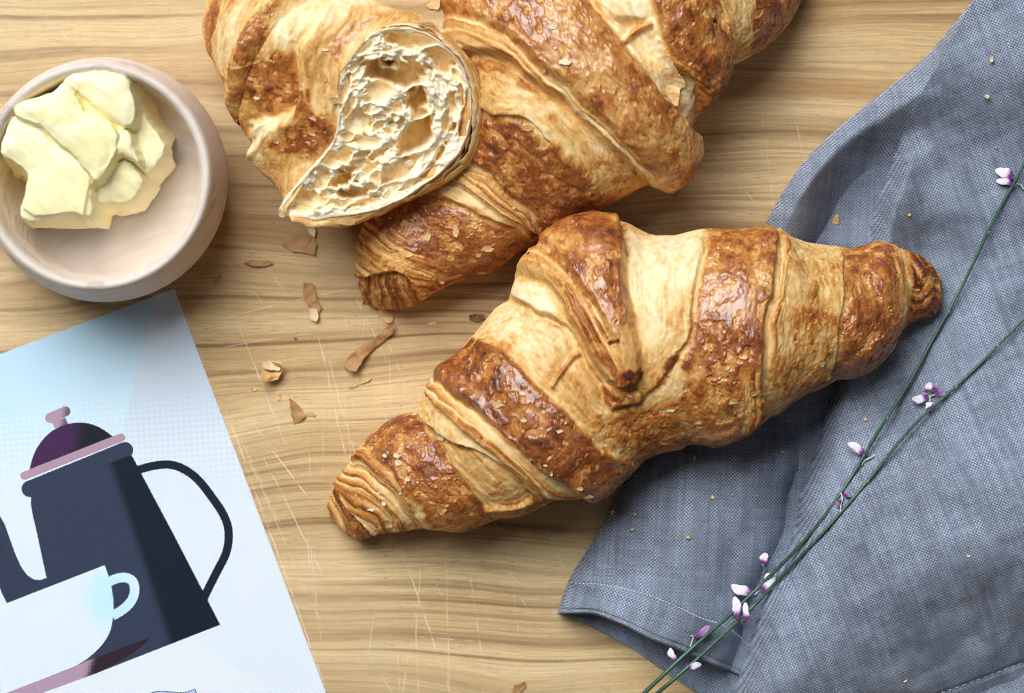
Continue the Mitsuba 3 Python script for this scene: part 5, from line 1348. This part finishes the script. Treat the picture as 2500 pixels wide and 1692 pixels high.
skin_flakes('croissant', front_at, [(1072, 1070, 17, 9, 'flake_pale'), (965, 1110, 13, 9, 'flake_pale'), (935, 1112, 10, 9, 'flake_pale'), (968, 1132, 16, 12, 'flake_pale'), (990, 1172, 9, 9, 'flake_pale'), (942, 1228, 11, 12, 'flake_pale'),
            (905, 1240, 14, 5, 'flake_pale'), (1372, 1054, 14, 7, 'flake_pale'), (1210, 990, 22, 12, 'flake_gold'), (1270, 1025, 13, 9, 'flake_gold'), (1292, 1125, 7, 5, 'flake_pale'), (1345, 1160, 6, 11, 'flake_pale'), (1328, 1142, 10, 5, 'flake_pale'),
            (925, 1204, 6, 5, 'flake_pale'), (975, 1203, 6, 5, 'flake_pale'), (1015, 1180, 5, 4, 'flake_pale'), (1490, 942, 6, 5, 'flake_pale'), (1417, 1198, 14, 9, 'flake_gold'), (1655, 1040, 20, 12, 'flake_brown'), (1700, 1035, 16, 8, 'flake_gold'),
            (1640, 1007, 18, 5, 'flake_pale'), (1790, 985, 16, 12, 'flake_gold'), (1815, 870, 14, 8, 'flake_gold'), (1770, 915, 12, 6, 'flake_pale'), (1780, 1010, 12, 14, 'flake_brown'), (1840, 965, 12, 10, 'flake_gold'), (1060, 1190, 6, 6, 'flake_gold'),
            (1090, 1250, 8, 5, 'flake_gold'), (1440, 1215, 16, 7, 'flake_gold'), (2010, 890, 10, 16, 'flake_gold'), (1865, 690, 10, 8, 'flake_gold'), (1620, 1085, 18, 7, 'flake_brown')], 700)
skin_flakes('croissant_001', rear_at, [(1345, 62, 22, 12, 'flake_pale'), (1375, 147, 26, 11, 'flake_pale'), (1348, 120, 9, 6, 'flake_pale'), (1290, 320, 19, 13, 'flake_brown'), (1190, 612, 22, 15, 'flake_gold'), (1168, 627, 12, 8, 'flake_gold'), (1208, 580, 7, 6, 'flake_pale'),
            (1150, 530, 24, 8, 'flake_gold'), (1040, 578, 14, 20, 'flake_gold'), (952, 530, 6, 5, 'flake_pale'), (1110, 570, 16, 22, 'flake_gold'), (1035, 502, 9, 8, 'flake_gold'), (1320, 180, 14, 8, 'flake_gold'), (1258, 508, 5, 4, 'flake_pale'), (1185, 495, 6, 5, 'flake_pale'),
            (985, 545, 14, 12, 'flake_gold'), (1080, 690, 14, 8, 'flake_gold'), (1000, 620, 14, 8, 'flake_gold')], 800)
skin_flakes('croissant_half', half_at, [(640, 400, 12, 6, 'flake_gold'), (675, 352, 10, 6, 'flake_pale'), (800, 118, 14, 6, 'flake_pale'), (790, 200, 8, 14, 'flake_gold'), (625, 245, 12, 8, 'flake_pale')], 900)
# ragged bits of crust along the tear
for i, (x, y, a, b, mt) in enumerate([(847, 543, 26, 8, 'flake_gold'), (820, 246, 16, 12, 'flake_gold'), (1040, 60, 30, 7, 'flake_gold'), (690, 524, 12, 8, 'flake_pale')]):
    p = on_face([(x, y)])[0]
    rng = np.random.default_rng(950 + i)
    pts = [(x + a * math.cos(t) * rng.uniform(0.6, 1.15), y + b * math.sin(t) * rng.uniform(0.6, 1.15)) for t in np.linspace(0, 2 * math.pi, 10)[:-1]]
    v, f = flake_mesh(pts, p[2], 950 + i, curl=0.4, thick=0.2, tilt=(-fn[0] / fn[2], -fn[1] / fn[2]))
    c = v.mean(0); v = v + np.array([p[0] - c[0], p[1] - c[1], p[2] + 0.2 - c[2]])
    put('croissant_half__flake', v, f, mt)


# ---- two flowering broom stems
def stem_color(p, n, uv):
    q = p * 1000.0
    k = noise(uv.x * 8.0, uv.y * 0.25, 1.0)
    return mix(mi.Color3f(0.030, 0.085, 0.055), mi.Color3f(0.065, 0.150, 0.095), k) * (0.8 + 0.4 * noise(q.x * 1.2, q.y * 1.2, 4.0))


principled('stem_green', proc(stem_color), 0.42, 0.5)
principled('node_green', [0.22, 0.30, 0.17], 0.6, 0.3)
principled('bract_pale', [0.55, 0.60, 0.52], 0.6, 0.4)


def petal_color(p, n, uv):
    c = mix(mi.Color3f(0.20, 0.045, 0.24), mi.Color3f(0.86, 0.78, 0.87), smoothstep(0.20 + 0.10 * (noise(uv.y * 14.0, uv.x * 3.0) - 0.5), 0.46, uv.x))
    return c * (0.9 + 0.15 * noise(uv.y * 22.0, uv.x * 3.0))


def bud_color(p, n, uv):
    return mix(mi.Color3f(0.16, 0.03, 0.20), mi.Color3f(0.55, 0.34, 0.58), smoothstep(0.1, 1.0, uv.x + 0.3 * (noise(uv.y * 10.0, uv.x * 4.0) - 0.5)))


principled('petal', proc(petal_color), 0.8, 0.12, sheen=0.3)
principled('bud', proc(bud_color), 0.5, 0.4)


def tube(path, rad, sides=14):
    path = np.asarray(path, float); n = len(path)
    t = np.gradient(path, axis=0); t /= np.linalg.norm(t, axis=1, keepdims=True)
    u = np.cross(t, (0, 0, 1.0)); u /= np.maximum(np.linalg.norm(u, axis=1, keepdims=True), 1e-9); w = np.cross(u, t)
    a = np.linspace(0, 2 * math.pi, sides, endpoint=False)
    r = np.broadcast_to(rad, (n,))[:, None, None] * (1 + 0.10 * np.cos(5 * a))[None, :, None]
    V = path[:, None] + r * (np.cos(a)[None, :, None] * u[:, None] + np.sin(a)[None, :, None] * w[:, None])
    uv = np.stack(np.broadcast_arrays(a[None] / 6.28, np.linspace(0, n, n)[:, None] * 0.5), -1).reshape(-1, 2)
    f = grid_faces(n, sides, True)
    v = V.reshape(-1, 3)
    c0, c1 = len(v), len(v) + 1
    v = np.vstack([v, path[:1], path[-1:]]); uv = np.vstack([uv, uv[:1], uv[-1:]])
    i = np.arange(sides); j = (i + 1) % sides
    caps = np.vstack([np.column_stack([np.full(sides, c0), j, i]), np.column_stack([np.full(sides, c1), (n - 1) * sides + i, (n - 1) * sides + j])])
    return v, np.vstack([tri(f), caps]), uv


def petal(base, tip, width, seed, flat=0.36):
    """one folded pea-flower petal from base to tip"""
    base, tip = np.array(base, float), np.array(tip, float)
    n, sd = 22, 14
    s = np.linspace(0, 1, n)
    prof = np.sin(np.clip(s * 1.0, 0, 1) ** 1.25 * math.pi) ** 0.62 * (0.8 + 0.2 * s) + 0.30 * (1 - s) ** 2
    prof[-1] = 0.03
    path = base[None] + (tip - base)[None] * s[:, None]
    path[:, 2] += 0.45 * np.sin(s * math.pi)
    t = tip - base; t /= np.linalg.norm(t)
    u = np.cross(t, (0, 0, 1.0)); u /= np.linalg.norm(u); w = np.cross(u, t)
    a = np.linspace(0, 2 * math.pi, sd, endpoint=False)
    fold = 1 - 0.35 * np.exp(-((a - math.pi / 2) / 0.35) ** 2)
    rag = 1 + 0.55 * (n2(a[None] * 1.6, s[:, None] * 4.0, seed) - 0.5)
    path = path + 0.10 * width / 0.1 * u[None] * (n2(s * 3.0, 0.0, seed + 7) - 0.5)[:, None]
    V = path[:, None] + (prof[:, None] * rag * fold)[..., None] * width * (np.cos(a)[None, :, None] * u + flat * np.sin(a)[None, :, None] * w)
    uv = np.stack(np.broadcast_arrays(s[:, None], a[None] / 6.28), -1).reshape(-1, 2)
    return V.reshape(-1, 3), grid_faces(n, sd, True), uv


def dsp(x, y):
    return (x * 1.07573, y * 1.07573)


def stem_path(pts, extra):
    p = spline(pts, 200)
    z = np.array([float(cloth_z(x, y)) if x > edge_x(y) + 5 and y < 1690 else 2.0 for x, y in p]) + np.array([3.0 * sst(1440, 1540, y) * sst(1720, 1660, y) for x, y in p])
    from scipy.ndimage import maximum_filter1d
    zz = gaussian_filter1d(maximum_filter1d(z, 13), 9) + extra
    return np.column_stack([PM(p, NZ), zz]), p


S1 = [dsp(*q) for q in [(1405, 1618), (1450, 1573), (1560, 1468), (1690, 1358), (1790, 1252), (1870, 1145), (1930, 1055), (1975, 985), (2060, 862), (2110, 775), (2160, 688), (2210, 585), (2265, 465), (2300, 400), (2324, 348), (2350, 290)]]
S2 = [dsp(*q) for q in [(1430, 1625), (1482, 1573), (1560, 1503), (1650, 1425), (1715, 1365), (1800, 1262), (1890, 1156), (1990, 1040), (2060, 965), (2120, 912), (2200, 842), (2270, 775), (2324, 722), (2360, 690)]]
stems = {}
for i, (S, rad, lab) in enumerate([(S1, 0.43, 'longer dark green stem with small white flowers, reaching the top right of the napkin'), (S2, 0.41, 'lower dark green stem with the purple and white flower cluster, leaving at mid right')]):
    path, px = stem_path(S, 0.75)
    key = 'flower_stem' if i == 0 else 'flower_stem_001'
    v, f, uv = tube(path, rad * np.linspace(1.08, 0.78, len(path)) * (1 + 0.06 * np.sin(np.linspace(0, 25, len(path)))))
    put(key + '__stem', v, f, 'stem_green', uv=uv)
    labels[key] = {'label': lab, 'category': 'flower stem', 'group': 'flowering stems on the napkin'}
    stems[key] = (path, px)


def stem_z(key, x, y):
    path, px = stems[key]
    return path[np.argmin(np.hypot(px[:, 0] - x, px[:, 1] - y))]


def flower(key, petals, links):
    """petals: (base px, tip px, width px, kind); links: pale stalks as lists of px"""
    hb = lambda q: 3.0 * sst(1440, 1540, q[1]) * sst(1720, 1660, q[1])
    for i, (b, t, w, kind) in enumerate(petals):
        zb = max(float(stem_z(key, *b)[2]), float(cloth_z(*b)) + 0.9)
        zt = max(float(cloth_z(*t)) + 1.0 + hb(t) * 0.7, zb - 0.6)
        B, Tp = np.r_[PM(b, NZ), zb], np.r_[PM(t, NZ), zt]
        v, f, uv = petal(B, Tp, w * 0.112, 33 * i + int(b[0]))
        k = put(key + '__' + ('petal' if kind == 'petal' else 'bud'), v, f, kind, uv=uv)
    for ln in links:
        p = spline(ln, 14) if len(ln) > 2 else np.array(ln, float)[[0, 0, 1]] * [[1, 1], [1, 1], [1, 1]]
        if len(ln) == 2:
            p = np.linspace(ln[0], ln[1], 8)
        z = np.array([max(float(cloth_z(*q)) + 0.7, 0.8) + hb(q) * 0.7 for q in p]) + 0.3
        v, f, uv = tube(np.column_stack([PM(p, NZ), z]), 0.17 + 0.10 * (n2(np.arange(len(p)) * 0.9, 0.0, 5) - 0.3), 8)
        put(key + '__stalk', v, f, 'bract_pale', uv=uv)


def z5(x, y):
    return (1340 + x / 3, 1168 + y / 3)


K, K2 = 'flower_stem', 'flower_stem_001'
flower(K, [((2462, 437), (2418, 418), 11, 'petal'), ((2462, 453), (2420, 445), 8, 'petal')], [[(2464, 460), (2474, 452), (2482, 455), (2488, 464)]])
flower(K2, [((2256, 962), (2218, 975), 8, 'petal'), ((2254, 958), (2258, 932), 9, 'petal'), ((2268, 950), (2278, 934), 6, 'bud'), ((2274, 962), (2304, 952), 7.5, 'bud'), ((2260, 998), (2252, 982), 8, 'petal'), ((2268, 992), (2270, 980), 4, 'bud')],
       [[(2257, 1004), (2262, 985), (2262, 968), (2258, 958)], [(2262, 968), (2276, 962)], [(2262, 975), (2268, 950)]])
flower(K, [((2097, 1105), (2054, 1080), 9, 'petal')], [[(2088, 1130), (2098, 1118), (2108, 1114), (2118, 1108)]])
flower(K2, [(z5(2110, 110), z5(2140, 75), 8, 'bud'), (z5(2075, 130), z5(2055, 185), 6, 'bud')], [[z5(2080, 215), z5(2085, 160), z5(2095, 110), z5(2085, 85)]])
flower(K, [(z5(1565, 620), z5(1582, 537), 10, 'petal')], [[z5(1580, 705), z5(1585, 660), z5(1570, 640), z5(1590, 610)], [z5(1572, 640), z5(1605, 600)]])
flower(K, [(z5(1500, 838), z5(1330, 768), 11, 'petal'), (z5(1535, 825), z5(1655, 690), 12, 'petal')], [[z5(1440, 880), z5(1490, 862), z5(1510, 855), z5(1505, 830)], [z5(1510, 862), z5(1530, 855), z5(1540, 830)]])
flower(K, [(z5(1385, 1020), z5(1345, 855), 10, 'petal'), (z5(1420, 1030), z5(1445, 900), 8, 'petal')], [[z5(1325, 1045), z5(1370, 1030), z5(1410, 1050), z5(1432, 1082)], [z5(1400, 1045), z5(1425, 1040)]])
flower(K2, [(z5(1050, 1140), z5(1165, 1062), 8, 'bud')], [[z5(1020, 1210), z5(1035, 1170), z5(1038, 1130), z5(1020, 1130)]])
flower(K, [(z5(900, 1325), z5(882, 1210), 7, 'petal')], [])
flower(K2, [(z5(990, 1352), z5(1105, 1342), 7, 'petal')], [])

# nodes on the stems
for key, spots in ((K, [dsp(2150, 705), dsp(2235, 530), dsp(2000, 945), dsp(1845, 1180)]), (K2, [dsp(2162, 873), dsp(1950, 1088), dsp(1745, 1330), dsp(2260, 785)])):
    for q in spots:
        p = stem_z(key, *q)
        m = trimesh.creation.icosphere(2, 1.0); m.apply_scale((0.28, 0.42, 0.30)); m.apply_translation(p + np.array([0.22, 0.05, 0.18]))
        put(key + '__node', m.vertices, m.faces, 'node_green')

# the finest crumbs
rng = np.random.default_rng(77)
sv, sf, off = [], [], 0
for (cx, cy, sx, sy, n_) in [(700, 640, 90, 60, 26), (830, 850, 120, 90, 26), (900, 1370, 160, 60, 16), (1000, 20, 50, 20, 6), (1650, 1240, 140, 110, 26), (2150, 1120, 160, 160, 16), (1720, 500, 90, 40, 10), (1180, 760, 50, 30, 8), (2120, 480, 120, 90, 12)]:
    for _ in range(n_):
        x, y = cx + sx * rng.normal(), cy + sy * rng.normal()
        on_cloth = y < 1500 and x > edge_x(y) + 12
        z = float(cloth_z(x, y)) if on_cloth else 0.0
        m = trimesh.creation.icosahedron(); r = rng.uniform(0.07, 0.20)
        v = m.vertices * r * np.array([rng.uniform(0.8, 2.0), rng.uniform(0.8, 1.6), 0.6]) * rng.uniform(0.75, 1.25, (len(m.vertices), 1))
        a_ = rng.uniform(0, 6.28); R = np.array([[math.cos(a_), -math.sin(a_), 0], [math.sin(a_), math.cos(a_), 0], [0, 0, 1]])
        p = PM((x, y), NZ if on_cloth else 0.0)
        sv.append(v @ R.T + np.array([p[0], p[1], z + r * 0.5])); sf.append(m.faces + off); off += len(v)
put('fine_crumbs', np.vstack(sv), np.vstack(sf), 'flake_gold', smooth=False)
labels['fine_crumbs'] = {'label': 'dust of fine golden crumbs scattered over board and napkin', 'category': 'crumbs', 'kind': 'stuff'}
